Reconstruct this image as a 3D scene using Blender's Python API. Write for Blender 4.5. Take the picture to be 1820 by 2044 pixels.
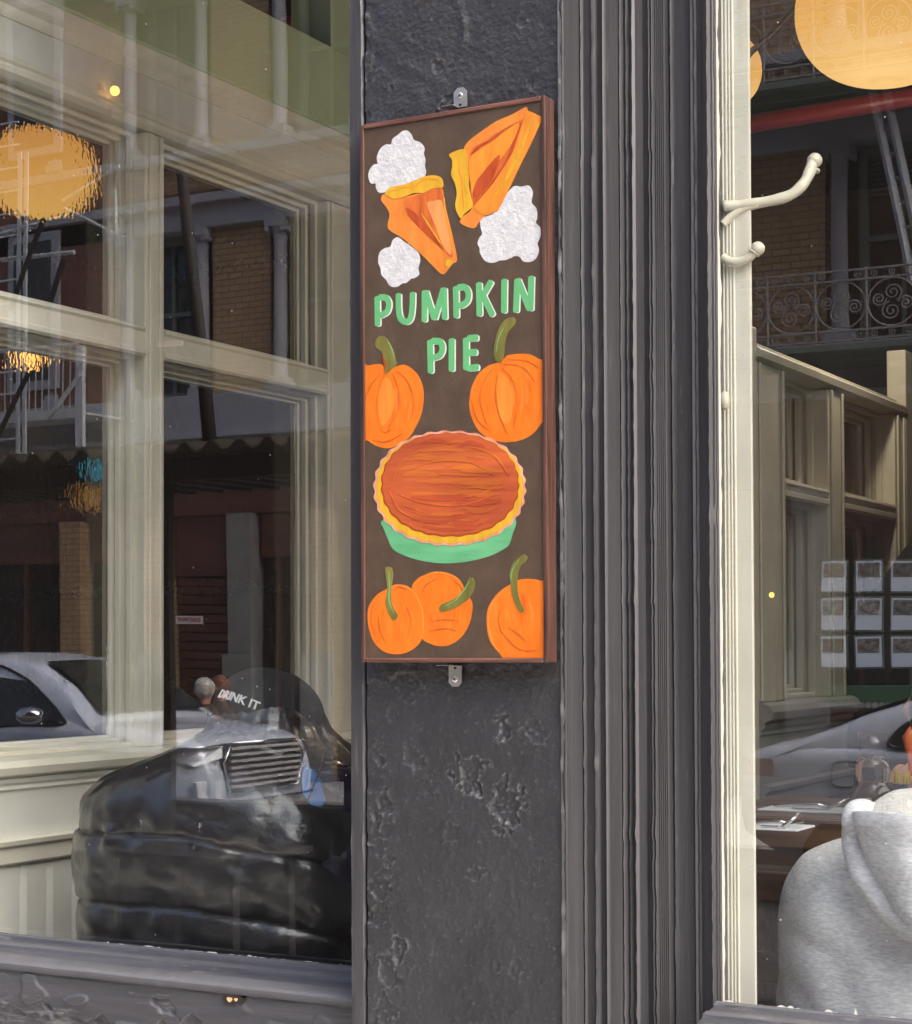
import bpy, bmesh, math, random
import numpy as np
from mathutils import Vector, Matrix, noise as mnoise

for o in list(bpy.data.objects):
    bpy.data.objects.remove(o)
SC = bpy.context.scene
COL = SC.collection
R_ = math.radians
random.seed(7)

# ------------------------------------------------------------------ camera
FPX, PSI, PIT, ROL = 3700.0, R_(29), R_(1.3), 0.0037
CAM = np.array([0.0, -2.7, 1.65])
cF = np.array([-math.sin(PSI) * math.cos(PIT), math.cos(PSI) * math.cos(PIT), math.sin(PIT)])
cR = np.array([math.cos(PSI), math.sin(PSI), 0.0])
cU = np.cross(cR, cF)
cR, cU = cR * math.cos(ROL) - cU * math.sin(ROL), cU * math.cos(ROL) + cR * math.sin(ROL)
SHIFT = 263.5 - FPX * math.tan(PIT)
cam = bpy.data.objects.new('camera', bpy.data.cameras.new('camera'))
COL.objects.link(cam)
m = Matrix.Identity(4)
for i in range(3):
    m[i][0], m[i][1], m[i][2], m[i][3] = cR[i], cU[i], -cF[i], CAM[i]
cam.matrix_world = m
cam.data.sensor_fit = 'HORIZONTAL'
cam.data.sensor_width = 36
cam.data.lens = 36 * FPX / 1820
cam.data.shift_y = SHIFT / 1820
cam.data.clip_start = 0.05
cam.data.clip_end = 600
SC.camera = cam

# ------------------------------------------------------------------ light
SUN_EL, SUN_AZ = R_(46), R_(95)         # veiled sun down the street to the right
w = bpy.data.worlds.new('World')
SC.world = w
w.use_nodes = True
nt = w.node_tree
bg = nt.nodes['Background']
sky = nt.nodes.new('ShaderNodeTexSky')
sky.sky_type = 'NISHITA'
sky.sun_disc = False
sky.sun_elevation = SUN_EL
sky.sun_rotation = SUN_AZ
sky.air_density = 0.8
sky.dust_density = 9.0
sky.ozone_density = 1.0
nt.links.new(sky.outputs[0], bg.inputs[0])
bg.inputs[1].default_value = 0.15
sl = bpy.data.lights.new('sun', 'SUN')
sl.energy = 1.5
sl.angle = R_(85)
sl.color = (0.97, 0.985, 1.0)
sun = bpy.data.objects.new('sun', sl)
COL.objects.link(sun)
sd = Vector((math.sin(SUN_AZ) * math.cos(SUN_EL), math.cos(SUN_AZ) * math.cos(SUN_EL), math.sin(SUN_EL)))
sun.rotation_euler = sd.to_track_quat('Z', 'Y').to_euler()
SC.view_settings.view_transform = 'Standard'
SC.view_settings.look = 'None'
SC.view_settings.exposure = 1.86
SC.view_settings.gamma = 1
SC.view_settings.use_curve_mapping = False
SC.render.engine = 'CYCLES'
SC.cycles.use_denoising = True
SC.cycles.max_bounces = 10
SC.cycles.transparent_max_bounces = 12
SC.cycles.glossy_bounces = 5
SC.cycles.transmission_bounces = 8
SC.cycles.caustics_reflective = False
SC.cycles.caustics_refractive = False
SC.cycles.sample_clamp_indirect = 6

# ------------------------------------------------------------------ measuring helpers: a point of the photograph on a plane of the place
GL = 0.19                                   # y of the shop glass; facade front is y = 0

def ray(u, v):
    return cF + (u - 910) / FPX * cR + (1021.5 + SHIFT - v) / FPX * cU

def on_y(u, v, y):
    d = ray(u, v)
    return Vector(CAM + d * ((y - CAM[1]) / d[1]))

def on_x(u, v, x):
    d = ray(u, v)
    return Vector(CAM + d * ((x - CAM[0]) / d[0]))

def mir(u, v, dist):                        # a point that is seen mirrored in the glass, dist metres in front of it
    p = on_y(u, v, GL + dist)
    p.y = GL - dist
    return p

# ------------------------------------------------------------------ materials
def ramp(nt, fac, stops):
    n = nt.nodes.new('ShaderNodeValToRGB')
    e = n.color_ramp.elements
    while len(e) < len(stops):
        e.new(0.5)
    for k, (p, c) in enumerate(stops):
        e[k].position = p
        e[k].color = (*c, 1)
    nt.links.new(fac, n.inputs[0])
    return n.outputs[0]

def noise_node(nt, co, scale, detail=3, rough=.55, stretch=(1, 1, 1), rot=(0, 0, 0)):
    mp = nt.nodes.new('ShaderNodeMapping')
    mp.inputs['Scale'].default_value = stretch
    mp.inputs['Rotation'].default_value = rot
    nt.links.new(co, mp.inputs['Vector'])
    n = nt.nodes.new('ShaderNodeTexNoise')
    n.inputs['Scale'].default_value = scale
    n.inputs['Detail'].default_value = detail
    n.inputs['Roughness'].default_value = rough
    nt.links.new(mp.outputs[0], n.inputs['Vector'])
    return n.outputs[0]

def pm(name, col, rough=.5, metal=0.0, var=.12, scale=12, stretch=(1, 1, 1), rot=(0, 0, 0), bump=0.0, bscale=60, bstretch=None,
       bdist=.002, spec=.5, col2=None, coat=0, piece=0.0, transmission=0, emit=None, estr=0, sheen=0, detail=4):
    mt = bpy.data.materials.new(name)
    mt.use_nodes = True
    nt = mt.node_tree
    b = nt.nodes['Principled BSDF']
    tc = nt.nodes.new('ShaderNodeTexCoord')
    co = tc.outputs['Object']
    n = noise_node(nt, co, scale, detail, .6, stretch, rot)
    lo = tuple(c * (1 - var) for c in col)
    hi = tuple(min(1, c * (1 + var)) for c in (col2 or col))
    c = ramp(nt, n, [(.3, lo), (.7, hi)])
    if piece:
        oi = nt.nodes.new('ShaderNodeObjectInfo')
        hs = nt.nodes.new('ShaderNodeHueSaturation')
        mr = nt.nodes.new('ShaderNodeMapRange')
        mr.inputs[3].default_value = 1 - piece
        mr.inputs[4].default_value = 1 + piece
        nt.links.new(oi.outputs['Random'], mr.inputs[0])
        nt.links.new(mr.outputs[0], hs.inputs['Value'])
        nt.links.new(c, hs.inputs['Color'])
        c = hs.outputs[0]
    nt.links.new(c, b.inputs['Base Color'])
    b.inputs['Roughness'].default_value = rough
    b.inputs['Metallic'].default_value = metal
    b.inputs['Specular IOR Level'].default_value = spec
    b.inputs['Coat Weight'].default_value = coat
    b.inputs['Transmission Weight'].default_value = transmission
    b.inputs['Sheen Weight'].default_value = sheen
    if emit:
        b.inputs['Emission Color'].default_value = (*emit, 1)
        b.inputs['Emission Strength'].default_value = estr
    if bump:
        bn = noise_node(nt, co, bscale, 5, .6, bstretch or stretch, rot)
        bp = nt.nodes.new('ShaderNodeBump')
        bp.inputs['Strength'].default_value = bump
        bp.inputs['Distance'].default_value = bdist
        nt.links.new(bn, bp.inputs['Height'])
        nt.links.new(bp.outputs[0], b.inputs['Normal'])
    return mt

M = {}
M['stucco'] = pm('black painted plaster', (.0305, .031, .0345), .40, var=.25, scale=7, bump=.6, bscale=150, bdist=.004)
def scuff_and_highlight(mt, col, thr, amount, scale, stretch=(1, 1, 1), point=None):
    nt = mt.node_tree
    b = nt.nodes['Principled BSDF']
    src = b.inputs['Base Color'].links[0].from_socket
    co = nt.nodes.new('ShaderNodeTexCoord').outputs['Object']
    a = noise_node(nt, co, scale, 6, .75, stretch)
    g = noise_node(nt, co, 5, 3, .6)
    mm = nt.nodes.new('ShaderNodeMath')
    mm.operation = 'MULTIPLY'
    nt.links.new(a, mm.inputs[0])
    nt.links.new(g, mm.inputs[1])
    mr = nt.nodes.new('ShaderNodeMapRange')
    mr.inputs[1].default_value = thr
    mr.inputs[2].default_value = thr + .09
    mr.inputs[4].default_value = amount
    nt.links.new(mm.outputs[0], mr.inputs[0])
    fac = mr.outputs[0]
    if point:  # pale worn ridges, also painted in as edge highlights
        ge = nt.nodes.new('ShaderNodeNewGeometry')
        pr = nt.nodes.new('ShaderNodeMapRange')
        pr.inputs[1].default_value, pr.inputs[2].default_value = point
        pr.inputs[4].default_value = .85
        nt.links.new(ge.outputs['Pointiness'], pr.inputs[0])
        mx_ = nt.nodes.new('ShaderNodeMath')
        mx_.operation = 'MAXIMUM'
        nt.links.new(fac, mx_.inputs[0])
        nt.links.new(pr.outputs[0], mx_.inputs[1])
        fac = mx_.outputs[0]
    mx = nt.nodes.new('ShaderNodeMix')
    mx.data_type = 'RGBA'
    nt.links.new(fac, mx.inputs['Factor'])
    nt.links.new(src, mx.inputs[6])
    mx.inputs[7].default_value = (*col, 1)
    nt.links.new(mx.outputs[2], b.inputs['Base Color'])
scuff_and_highlight(M['stucco'], (.15, .15, .152), .335, .8, 120, (1, 1, .6), (.508, .545))
M['black_wood'] = pm('black painted wood', (.044, .0435, .048), .42, var=.25, scale=30, stretch=(1, 1, .06), bump=.6, bscale=140, bstretch=(1, 1, .04), bdist=.002)
M['black_sill'] = pm('black painted sill', (.058, .058, .066), .42, var=.3, scale=30, stretch=(.08, 1, 1), bump=.6, bscale=120, bstretch=(.06, 1, 1), bdist=.002)
scuff_and_highlight(M['black_wood'], (.125, .12, .125), .33, .7, 160, (1, 1, .1), (.53, .64))
scuff_and_highlight(M['black_sill'], (.19, .19, .195), .32, .7, 120, (.15, 1, 1), (.52, .58))
M['cream'] = pm('cream gloss paint', (.80, .775, .66), .32, var=.06, scale=9, bump=.15, bscale=60, bstretch=(1, 1, .15), bdist=.002)
M['white_paint'] = pm('off white panel paint', (.84, .83, .77), .38, var=.05, scale=9, bump=.2, bscale=70, bdist=.0015)
M['shaded_cream'] = pm('cream paint darkened for shade', (.50, .465, .365), .36, var=.1, scale=9, bump=.15, bscale=60, bstretch=(1, 1, .15))  # darker copy of the cream, with the partition's shade put into its colour
M['shaded_panel'] = pm('panel paint greyed for shade', (.22, .215, .20), .45, var=.1, scale=9)  # grey stands in for the shade over the lower panelling
M['flake'] = pm('white paint residue', (.8, .79, .75), .6, var=.08, scale=60)
M['green_beam'] = pm('sage green paint', (.56, .64, .40), .45, var=.06, scale=5, bump=.1, bscale=50)
M['red_pipe'] = pm('red sprinkler pipe paint', (.30, .02, .02), .4, var=.15, scale=20)
M['board'] = pm('brown board paint', (.076, .050, .033), .42, var=.2, scale=18, bump=.5, bscale=90, bstretch=(1, 1, .5), bdist=.0015)
M['frame_wood'] = pm('mahogany stained wood', (.040, .018, .013), .4, var=.65, scale=120, stretch=(1, 1, .04), bump=.5, bscale=160, bstretch=(1, 1, .04), bdist=.001, col2=(.075, .034, .025))
M['frame_wood_h'] = pm('mahogany stained wood across', (.075, .032, .023), .4, var=.65, scale=120, stretch=(.04, 1, 1), bump=.5, bscale=160, bstretch=(.04, 1, 1), bdist=.001, col2=(.16, .07, .05))
def paint(name, col, col2=None, var=.1, stretch=(1, 1, .25), rot=(0, 0, 0), scale=45, bump=.45):
    col = tuple(c * .75 for c in col)
    col2 = tuple(c * .75 for c in col2) if col2 else None
    M[name] = pm(name.replace('_', ' '), col, .36, var=var, scale=scale, stretch=stretch, rot=rot, bump=bump, bscale=scale * 2.2, bdist=.0016, col2=col2)
paint('cream_white', (.69, .69, .715), (.79, .79, .80), .05, (1, 1, 1), scale=70, bump=1.0)
paint('pie_orange', (.84, .24, .035), (.90, .30, .05), .1, rot=(0, .6, 0))
paint('pie_side', (.86, .27, .03), (.90, .33, .035), .14, rot=(0, -.5, 0))
paint('pie_ochre', (.74, .40, .025), (.80, .46, .035), .16)
paint('pie_red', (.58, .09, .02), (.78, .20, .04), .15, (1, 1, .18), (0, .45, 0))
paint('pie_dark', (.42, .055, .015), (.55, .09, .02), .2, (1, 1, .2), (0, -.45, 0))
paint('pie_peach', (.86, .34, .12), (.86, .36, .10), .15, (1, 1, .15))
paint('pumpkin_orange', (.90, .19, .014), (.94, .23, .018), .08, (1, 1, .4))
paint('pumpkin_light', (.90, .26, .03), (.92, .29, .04), .12, (1, 1, .3))
paint('pumpkin_line', (.62, .11, .012), (.75, .16, .02), .15)
paint('stem_green', (.17, .17, .035), (.22, .20, .05), .25, (1, 1, .2))
paint('stem_highlight', (.14, .36, .12), (.2, .42, .16), .2)
paint('stem_red', (.42, .07, .012), None, .2)
paint('letter_green', (.14, .50, .20), (.16, .53, .22), .05)
paint('letter_white', (.82, .84, .80), None, .04)
paint('dish_green', (.13, .47, .22), (.17, .53, .26), .1, (.25, 1, 1))
paint('crust_pink', (.72, .26, .16), (.82, .42, .32), .2)
paint('custard', (.50, .085, .035), (.60, .13, .035), .2, (.16, 1, 1), scale=26, bump=.8)
paint('custard_glow', (.56, .125, .026), (.62, .16, .028), .25, (.14, 1, 1), scale=26, bump=.8)
paint('custard_mid', (.56, .115, .03), (.62, .15, .035), .2, (.16, 1, 1), scale=26, bump=.8)
paint('custard_deep', (.46, .07, .028), (.52, .09, .03), .2, (.16, 1, 1), scale=26, bump=.8)
paint('pumpkin_stroke', (.90, .215, .022), (.94, .25, .03), .1, (1, 1, .3))
paint('pumpkin_stroke_deep', (.86, .165, .012), (.90, .19, .015), .1, (1, 1, .3))
M['zinc'] = pm('zinc plated steel', (.55, .55, .54), .38, metal=.85, var=.1, scale=40)
M['steel'] = pm('bright screw steel', (.7, .7, .7), .25, metal=.9, var=.1, scale=80)
M['hook'] = pm('cream enamel', (.72, .68, .55), .28, var=.05, scale=40, bump=.15, bscale=50)
M['wood_table'] = pm('dark oiled table wood', (.095, .055, .028), .28, var=.5, scale=30, stretch=(.08, 1, 1), bump=.2, bscale=80, bstretch=(.06, 1, 1), col2=(.14, .085, .045), piece=.15)
M['wood_chair'] = pm('red brown chair wood', (.085, .045, .022), .3, var=.4, scale=40, stretch=(.1, 1, 1), col2=(.13, .07, .034))
M['dark_floor'] = pm('dark floor boards', (.12, .07, .04), .4, var=.4, scale=6, stretch=(1, .1, 1))
M['dark_wall'] = pm('dim dining room wall', (.10, .055, .03), .6, var=.5, scale=1.1)
M['ceiling'] = pm('dark dining room ceiling', (.035, .028, .022), .7, var=.3, scale=2)
M['puffer'] = pm('black puffer nylon', (.016, .016, .019), .30, var=.3, scale=6, bump=.30, bscale=22, bdist=.012, spec=.9, coat=.3, detail=3)
M['navy'] = pm('navy nylon', (.012, .012, .04), .36, var=.3, scale=8, bump=.5, bscale=14, bdist=.02)
M['cap'] = pm('black cap cotton', (.012, .012, .013), .75, var=.2, scale=60, bump=.3, bscale=500, bdist=.001)
M['cap_text'] = pm('white embroidery', (.93, .93, .93), .7, var=.05, scale=200)
M['skin'] = pm('skin', (.52, .27, .19), .5, var=.08, scale=20, spec=.4)
M['hair_grey'] = pm('grey hair', (.42, .40, .38), .5, var=.3, scale=60, stretch=(1, 1, .08), bump=.5, bscale=90, bstretch=(1, 1, .06))
M['hair_brown'] = pm('brown hair', (.07, .035, .02), .5, var=.3, scale=60, stretch=(1, 1, .08), bump=.5, bscale=90, bstretch=(1, 1, .06))
M['hair_red'] = pm('auburn hair', (.16, .06, .03), .5, var=.3, scale=60, stretch=(1, 1, .08), bump=.5, bscale=90, bstretch=(1, 1, .06))
M['brown_coat'] = pm('brown coat cloth', (.06, .035, .025), .8, var=.2, scale=20)
M['blackcloth'] = pm('plain black cloth', (.010, .010, .011), .85, var=.25, scale=10, bump=.2, bscale=20, bdist=.01)
M['fleece_white'] = pm('cream fleece lining', (.80, .78, .72), .9, var=.08, scale=60, bump=.8, bscale=110, bdist=.006, sheen=.3)
M['blue_cloth'] = pm('bright blue bag cloth', (.01, .14, .42), .5, var=.15, scale=20)
M['jeans'] = pm('dark trousers', (.03, .035, .05), .8, var=.2, scale=30)
# heather grey sweatshirt: fine two-tone fleck
def heather():
    mt = bpy.data.materials.new('heather grey jersey')
    mt.use_nodes = True
    nt = mt.node_tree
    b = nt.nodes['Principled BSDF']
    co = nt.nodes.new('ShaderNodeTexCoord').outputs['Object']
    n = noise_node(nt, co, 210, 2, .6, (.38, .38, 1.5), (0, .12, 0))
    c = ramp(nt, n, [(.33, (.62, .63, .66)), (.5, (.76, .77, .80)), (.66, (.90, .91, .93))])
    nt.links.new(c, b.inputs['Base Color'])
    b.inputs['Roughness'].default_value = .9
    b.inputs['Sheen Weight'].default_value = .2
    big = noise_node(nt, co, 9, 3, .5)
    bp0 = nt.nodes.new('ShaderNodeBump')
    bp0.inputs['Strength'].default_value = .28
    bp0.inputs['Distance'].default_value = .02
    nt.links.new(big, bp0.inputs['Height'])
    bp = nt.nodes.new('ShaderNodeBump')
    bp.inputs['Strength'].default_value = .35
    bp.inputs['Distance'].default_value = .002
    nt.links.new(n, bp.inputs['Height'])
    nt.links.new(bp0.outputs[0], bp.inputs['Normal'])
    nt.links.new(bp.outputs[0], b.inputs['Normal'])
    return mt
M['heather'] = heather()
# street
M['asphalt'] = pm('asphalt', (.05, .05, .052), .85, var=.25, scale=3, bump=.5, bscale=200)
M['concrete'] = pm('pavement concrete', (.38, .37, .35), .8, var=.15, scale=2, bump=.4, bscale=120)
M['kerb'] = pm('granite kerb', (.24, .235, .23), .7, var=.2, scale=20, bump=.3)
M['yellow_line'] = pm('road marking paint', (.7, .68, .62), .7, var=.2, scale=8)
M['stone'] = pm('blue grey painted cornice', (.32, .33, .375), .55, var=.12, scale=3, bump=.2, bscale=30)
M['green_frame'] = pm('grey green window paint', (.15, .20, .17), .5, var=.12, scale=4)
M['win_dark'] = pm('dark window glass', (.02, .021, .024), .08, var=.5, scale=1.5, spec=.6)
M['blind'] = pm('grey blind slats', (.16, .15, .15), .6, var=.1, scale=4)
M['iron_white'] = pm('pale grey fire escape paint', (.55, .58, .62), .45, var=.12, scale=8)
M['iron_dark'] = pm('grey ironwork paint', (.34, .33, .34), .5, var=.2, scale=14)
M['shop_wood'] = pm('red brown shop front paint', (.10, .035, .022), .5, var=.45, scale=2.5, stretch=(.2, 1, 1))
M['awning'] = pm('dark brown canopy', (.035, .026, .016), .6, var=.3, scale=3)
M['post'] = pm('dark stained post', (.012, .010, .0095), .75, var=.3, scale=20, stretch=(1, 1, .1))
M['worn_render'] = pm('worn grey render', (.22, .215, .21), .7, var=.25, scale=3)
M['shed_cap'] = pm('weathered shed capping', (.13, .12, .11), .7, var=.2, scale=6)
M['paper'] = pm('white notice paper', (.8, .82, .86), .5, var=.03, scale=10)
M['glow_paper'] = pm('notice sheet with added glow', (.8, .82, .86), .5, var=.03, scale=10, emit=(.5, .68, 1), estr=.14)  # faint emission added to brighten the mirrored cards
M['print'] = pm('dark printed picture', (.06, .07, .08), .4, var=.9, scale=14, col2=(.34, .31, .29), piece=.6)
M['planter'] = pm('green painted planter', (.035, .12, .06), .5, var=.2, scale=8)
M['sign_white'] = pm('white enamel sign', (.80, .76, .76), .4, var=.04, scale=6)
M['sign_red'] = pm('red sign lettering', (.35, .05, .06), .5, var=.1, scale=10)
M['car_silver'] = pm('silver blue car paint', (.62, .68, .80), .26, metal=.12, var=.02, scale=2, coat=.6)
M['car_silver2'] = pm('pale silver car paint', (.50, .56, .68), .26, metal=.15, var=.02, scale=2, coat=.6)
M['car_glass'] = pm('tinted car glass', (.012, .016, .014), .04, var=.4, scale=2, spec=.7)
M['car_dark'] = pm('black car trim', (.012, .012, .013), .35, var=.2, scale=6)
M['chrome'] = pm('chrome', (.78, .80, .82), .1, metal=1, var=.02, scale=5)
M['lens'] = pm('clear headlight', (.55, .6, .66), .08, metal=.4, var=.2, scale=12, coat=.5)
M['tyre'] = pm('tyre rubber', (.015, .015, .015), .8, var=.2, scale=10)
M['red_lens'] = pm('red tail light', (.4, .02, .02), .15, var=.1, scale=8)
M['yellow'] = pm('yellow paper sachets', (.75, .55, .06), .6, var=.15, scale=60, stretch=(1, 1, .1))
M['orange_plastic'] = pm('orange plastic', (.75, .16, .05), .4, var=.1, scale=10)
M['pink'] = pm('pink salt grains', (.70, .36, .30), .6, var=.15, scale=80)

def brick_mat(name, c1, c2, mortar):
    mt = bpy.data.materials.new(name)
    mt.use_nodes = True
    nt = mt.node_tree
    b = nt.nodes['Principled BSDF']
    co = nt.nodes.new('ShaderNodeTexCoord').outputs['Object']
    mp = nt.nodes.new('ShaderNodeMapping')
    mp.inputs['Rotation'].default_value = (R_(90), 0, 0)
    nt.links.new(co, mp.inputs['Vector'])
    t = nt.nodes.new('ShaderNodeTexBrick')
    t.inputs['Color1'].default_value = (*c1, 1)
    t.inputs['Color2'].default_value = (*c2, 1)
    t.inputs['Mortar'].default_value = (*mortar, 1)
    t.inputs['Scale'].default_value = 1
    t.inputs['Brick Width'].default_value = .21
    t.inputs['Row Height'].default_value = .075
    t.inputs['Mortar Size'].default_value = .009
    nt.links.new(mp.outputs[0], t.inputs['Vector'])
    n = noise_node(nt, co, .9, 4)
    mx = nt.nodes.new('ShaderNodeMix')
    mx.data_type = 'RGBA'
    mx.blend_type = 'MULTIPLY'
    mx.inputs['Factor'].default_value = .7
    nt.links.new(t.outputs['Color'], mx.inputs[6])
    nt.links.new(ramp(nt, n, [(.3, (.55, .5, .48)), (.7, (1, 1, 1))]), mx.inputs[7])
    nt.links.new(mx.outputs[2], b.inputs['Base Color'])
    b.inputs['Roughness'].default_value = .85
    bp = nt.nodes.new('ShaderNodeBump')
    bp.inputs['Strength'].default_value = .6
    bp.inputs['Distance'].default_value = .01
    bp.invert = True
    nt.links.new(t.outputs['Fac'], bp.inputs['Height'])
    nt.links.new(bp.outputs[0], b.inputs['Normal'])
    return mt
M['brick'] = brick_mat('tan brick', (.54, .37, .20), (.46, .29, .15), (.22, .17, .13))
M['brick_red'] = brick_mat('red brick', (.24, .085, .055), (.19, .065, .045), (.15, .10, .08))

REFL = .175                                  # coated shop glass, outer face
def shop_glass():
    mt = bpy.data.materials.new('shop window glass')
    mt.use_nodes = True
    nt = mt.node_tree
    nt.nodes.remove(nt.nodes['Principled BSDF'])
    out = nt.nodes['Material Output']
    lw_ = nt.nodes.new('ShaderNodeLayerWeight')
    lw_.inputs['Blend'].default_value = .5
    pw_ = nt.nodes.new('ShaderNodeMath')
    pw_.operation = 'POWER'
    pw_.inputs[1].default_value = 5
    nt.links.new(lw_.outputs['Facing'], pw_.inputs[0])
    mu = nt.nodes.new('ShaderNodeMath')
    mu.operation = 'MULTIPLY_ADD'
    mu.inputs[1].default_value = .9
    mu.inputs[2].default_value = REFL
    mu.use_clamp = True
    nt.links.new(pw_.outputs[0], mu.inputs[0])
    tr = nt.nodes.new('ShaderNodeBsdfTransparent')
    tr.inputs[0].default_value = (.97, .985, .975, 1)
    gl = nt.nodes.new('ShaderNodeBsdfGlossy')
    gl.inputs['Roughness'].default_value = 0
    co = nt.nodes.new('ShaderNodeTexCoord').outputs['Object']
    wv = noise_node(nt, co, 1.7, 1, .4)
    bp = nt.nodes.new('ShaderNodeBump')
    bp.inputs['Strength'].default_value = .12
    bp.inputs['Distance'].default_value = .006
    nt.links.new(wv, bp.inputs['Height'])
    nt.links.new(bp.outputs[0], gl.inputs['Normal'])
    mx = nt.nodes.new('ShaderNodeMixShader')
    nt.links.new(mu.outputs[0], mx.inputs[0])
    nt.links.new(tr.outputs[0], mx.inputs[1])
    nt.links.new(gl.outputs[0], mx.inputs[2])
    # dust specks on the pane
    vo = nt.nodes.new('ShaderNodeTexVoronoi')
    vo.inputs['Scale'].default_value = 34
    nt.links.new(co, vo.inputs['Vector'])
    lt = nt.nodes.new('ShaderNodeMath')
    lt.operation = 'LESS_THAN'
    lt.inputs[1].default_value = .05
    nt.links.new(vo.outputs['Distance'], lt.inputs[0])
    sp = nt.nodes.new('ShaderNodeSeparateColor')
    nt.links.new(vo.outputs['Color'], sp.inputs[0])
    gt = nt.nodes.new('ShaderNodeMath')
    gt.operation = 'GREATER_THAN'
    gt.inputs[1].default_value = .55
    nt.links.new(sp.outputs[0], gt.inputs[0])
    ml = nt.nodes.new('ShaderNodeMath')
    ml.operation = 'MULTIPLY'
    nt.links.new(lt.outputs[0], ml.inputs[0])
    nt.links.new(gt.outputs[0], ml.inputs[1])
    m7 = nt.nodes.new('ShaderNodeMath')
    m7.operation = 'MULTIPLY_ADD'
    m7.inputs[1].default_value = .5
    m7.inputs[2].default_value = .006
    nt.links.new(ml.outputs[0], m7.inputs[0])
    df = nt.nodes.new('ShaderNodeBsdfDiffuse')
    df.inputs[0].default_value = (.8, .8, .78, 1)
    m2 = nt.nodes.new('ShaderNodeMixShader')
    nt.links.new(m7.outputs[0], m2.inputs[0])
    nt.links.new(mx.outputs[0], m2.inputs[1])
    nt.links.new(df.outputs[0], m2.inputs[2])
    nt.links.new(m2.outputs[0], out.inputs[0])
    return mt
M['glass'] = shop_glass()
def clear_face():
    mt = bpy.data.materials.new('inner glass face')
    mt.use_nodes = True
    nt = mt.node_tree
    nt.nodes.remove(nt.nodes['Principled BSDF'])
    tr = nt.nodes.new('ShaderNodeBsdfTransparent')
    tr.inputs[0].default_value = (.985, .99, .985, 1)
    nt.links.new(tr.outputs[0], nt.nodes['Material Output'].inputs[0])
    return mt
M['glass_inner'] = clear_face()
def glaze(o):                                # only the outer face carries the mirror coating
    o.data.materials.append(M['glass_inner'])
    for p in o.data.polygons:
        p.material_index = 0 if p.normal.y < -.5 else 1

def rain_glass():
    mt = bpy.data.materials.new('rippled glass')
    mt.use_nodes = True
    nt = mt.node_tree
    nt.nodes.remove(nt.nodes['Principled BSDF'])
    out = nt.nodes['Material Output']
    g = nt.nodes.new('ShaderNodeBsdfGlass')
    g.inputs['IOR'].default_value = 1.45
    g.inputs['Roughness'].default_value = .02
    g.inputs['Color'].default_value = (.9, .88, .82, 1)
    co = nt.nodes.new('ShaderNodeTexCoord').outputs['Object']
    n = noise_node(nt, co, 60, 2, .5, (1, 1, .55))
    bp = nt.nodes.new('ShaderNodeBump')
    bp.inputs['Strength'].default_value = .12
    bp.inputs['Distance'].default_value = .004
    nt.links.new(n, bp.inputs['Height'])
    nt.links.new(bp.outputs[0], g.inputs['Normal'])
    nt.links.new(g.outputs[0], out.inputs[0])
    return mt
M['rain'] = rain_glass()
M['tumbler'] = pm('clear tumbler glass', (.9, .92, .92), .03, var=.02, transmission=1)

def lamp_mat(name, col, s):
    mt = bpy.data.materials.new(name)
    mt.use_nodes = True
    nt = mt.node_tree
    b = nt.nodes['Principled BSDF']
    co = nt.nodes.new('ShaderNodeTexCoord').outputs['Object']
    sx_ = nt.nodes.new('ShaderNodeSeparateXYZ')
    nt.links.new(co, sx_.inputs[0])
    mz = nt.nodes.new('ShaderNodeMapRange')      # glow painted brighter low down, standing in for a bulb
    mz.inputs[1].default_value, mz.inputs[2].default_value = -.17, .17
    nt.links.new(sx_.outputs[2], mz.inputs[0])
    c = ramp(nt, mz.outputs[0], [(0, tuple(min(1, x * f) for x, f in zip(col, (1.1, 1.22, 1.35)))), (.45, col), (1, tuple(x * f for x, f in zip(col, (.86, .74, .6))))])
    nt.links.new(c, b.inputs['Emission Color'])
    b.inputs['Emission Strength'].default_value = s
    b.inputs['Base Color'].default_value = (.02, .012, .005, 1)
    b.inputs['Roughness'].default_value = .9
    return mt
M['lantern'] = lamp_mat('lit paper lantern', (.86, .44, .11), .29)
M['bulb'] = lamp_mat('warm bulb', (1, .5, .12), .8)
M['blue_glow'] = lamp_mat('blue lit screen', (.05, .55, .9), .10)
M['dull_glow'] = lamp_mat('dull amber glow', (.8, .4, .1), .08)

# ------------------------------------------------------------------ object helpers
WL = {}
def tag(o, label=None, cat=None, group=None, kind=None):
    if label: o['label'] = label
    if cat: o['category'] = cat
    if group: o['group'] = group
    if kind: o['kind'] = kind
    return o

def thing(name, label, cat, loc=(0, 0, 0), group=None):
    o = bpy.data.objects.new(name, None)
    o.empty_display_size = .1
    o.location = loc
    COL.objects.link(o)
    WL[o.name] = Vector(loc)
    return tag(o, label, cat, group)

def link(name, me, mat, parent=None):
    me.materials.clear()
    me.materials.append(mat)
    o = bpy.data.objects.new(name, me)
    COL.objects.link(o)
    if parent is not None:
        o.parent = parent
        base = WL[parent.name]
        me.transform(Matrix.Translation(-base))
        WL[o.name] = base
    else:
        WL[o.name] = Vector((0, 0, 0))
    return o

def settle(o, loc):                          # move a top-level mesh's origin to loc
    o.data.transform(Matrix.Translation(-Vector(loc)))
    o.location = loc
    WL[o.name] = Vector(loc)
    return o

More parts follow.
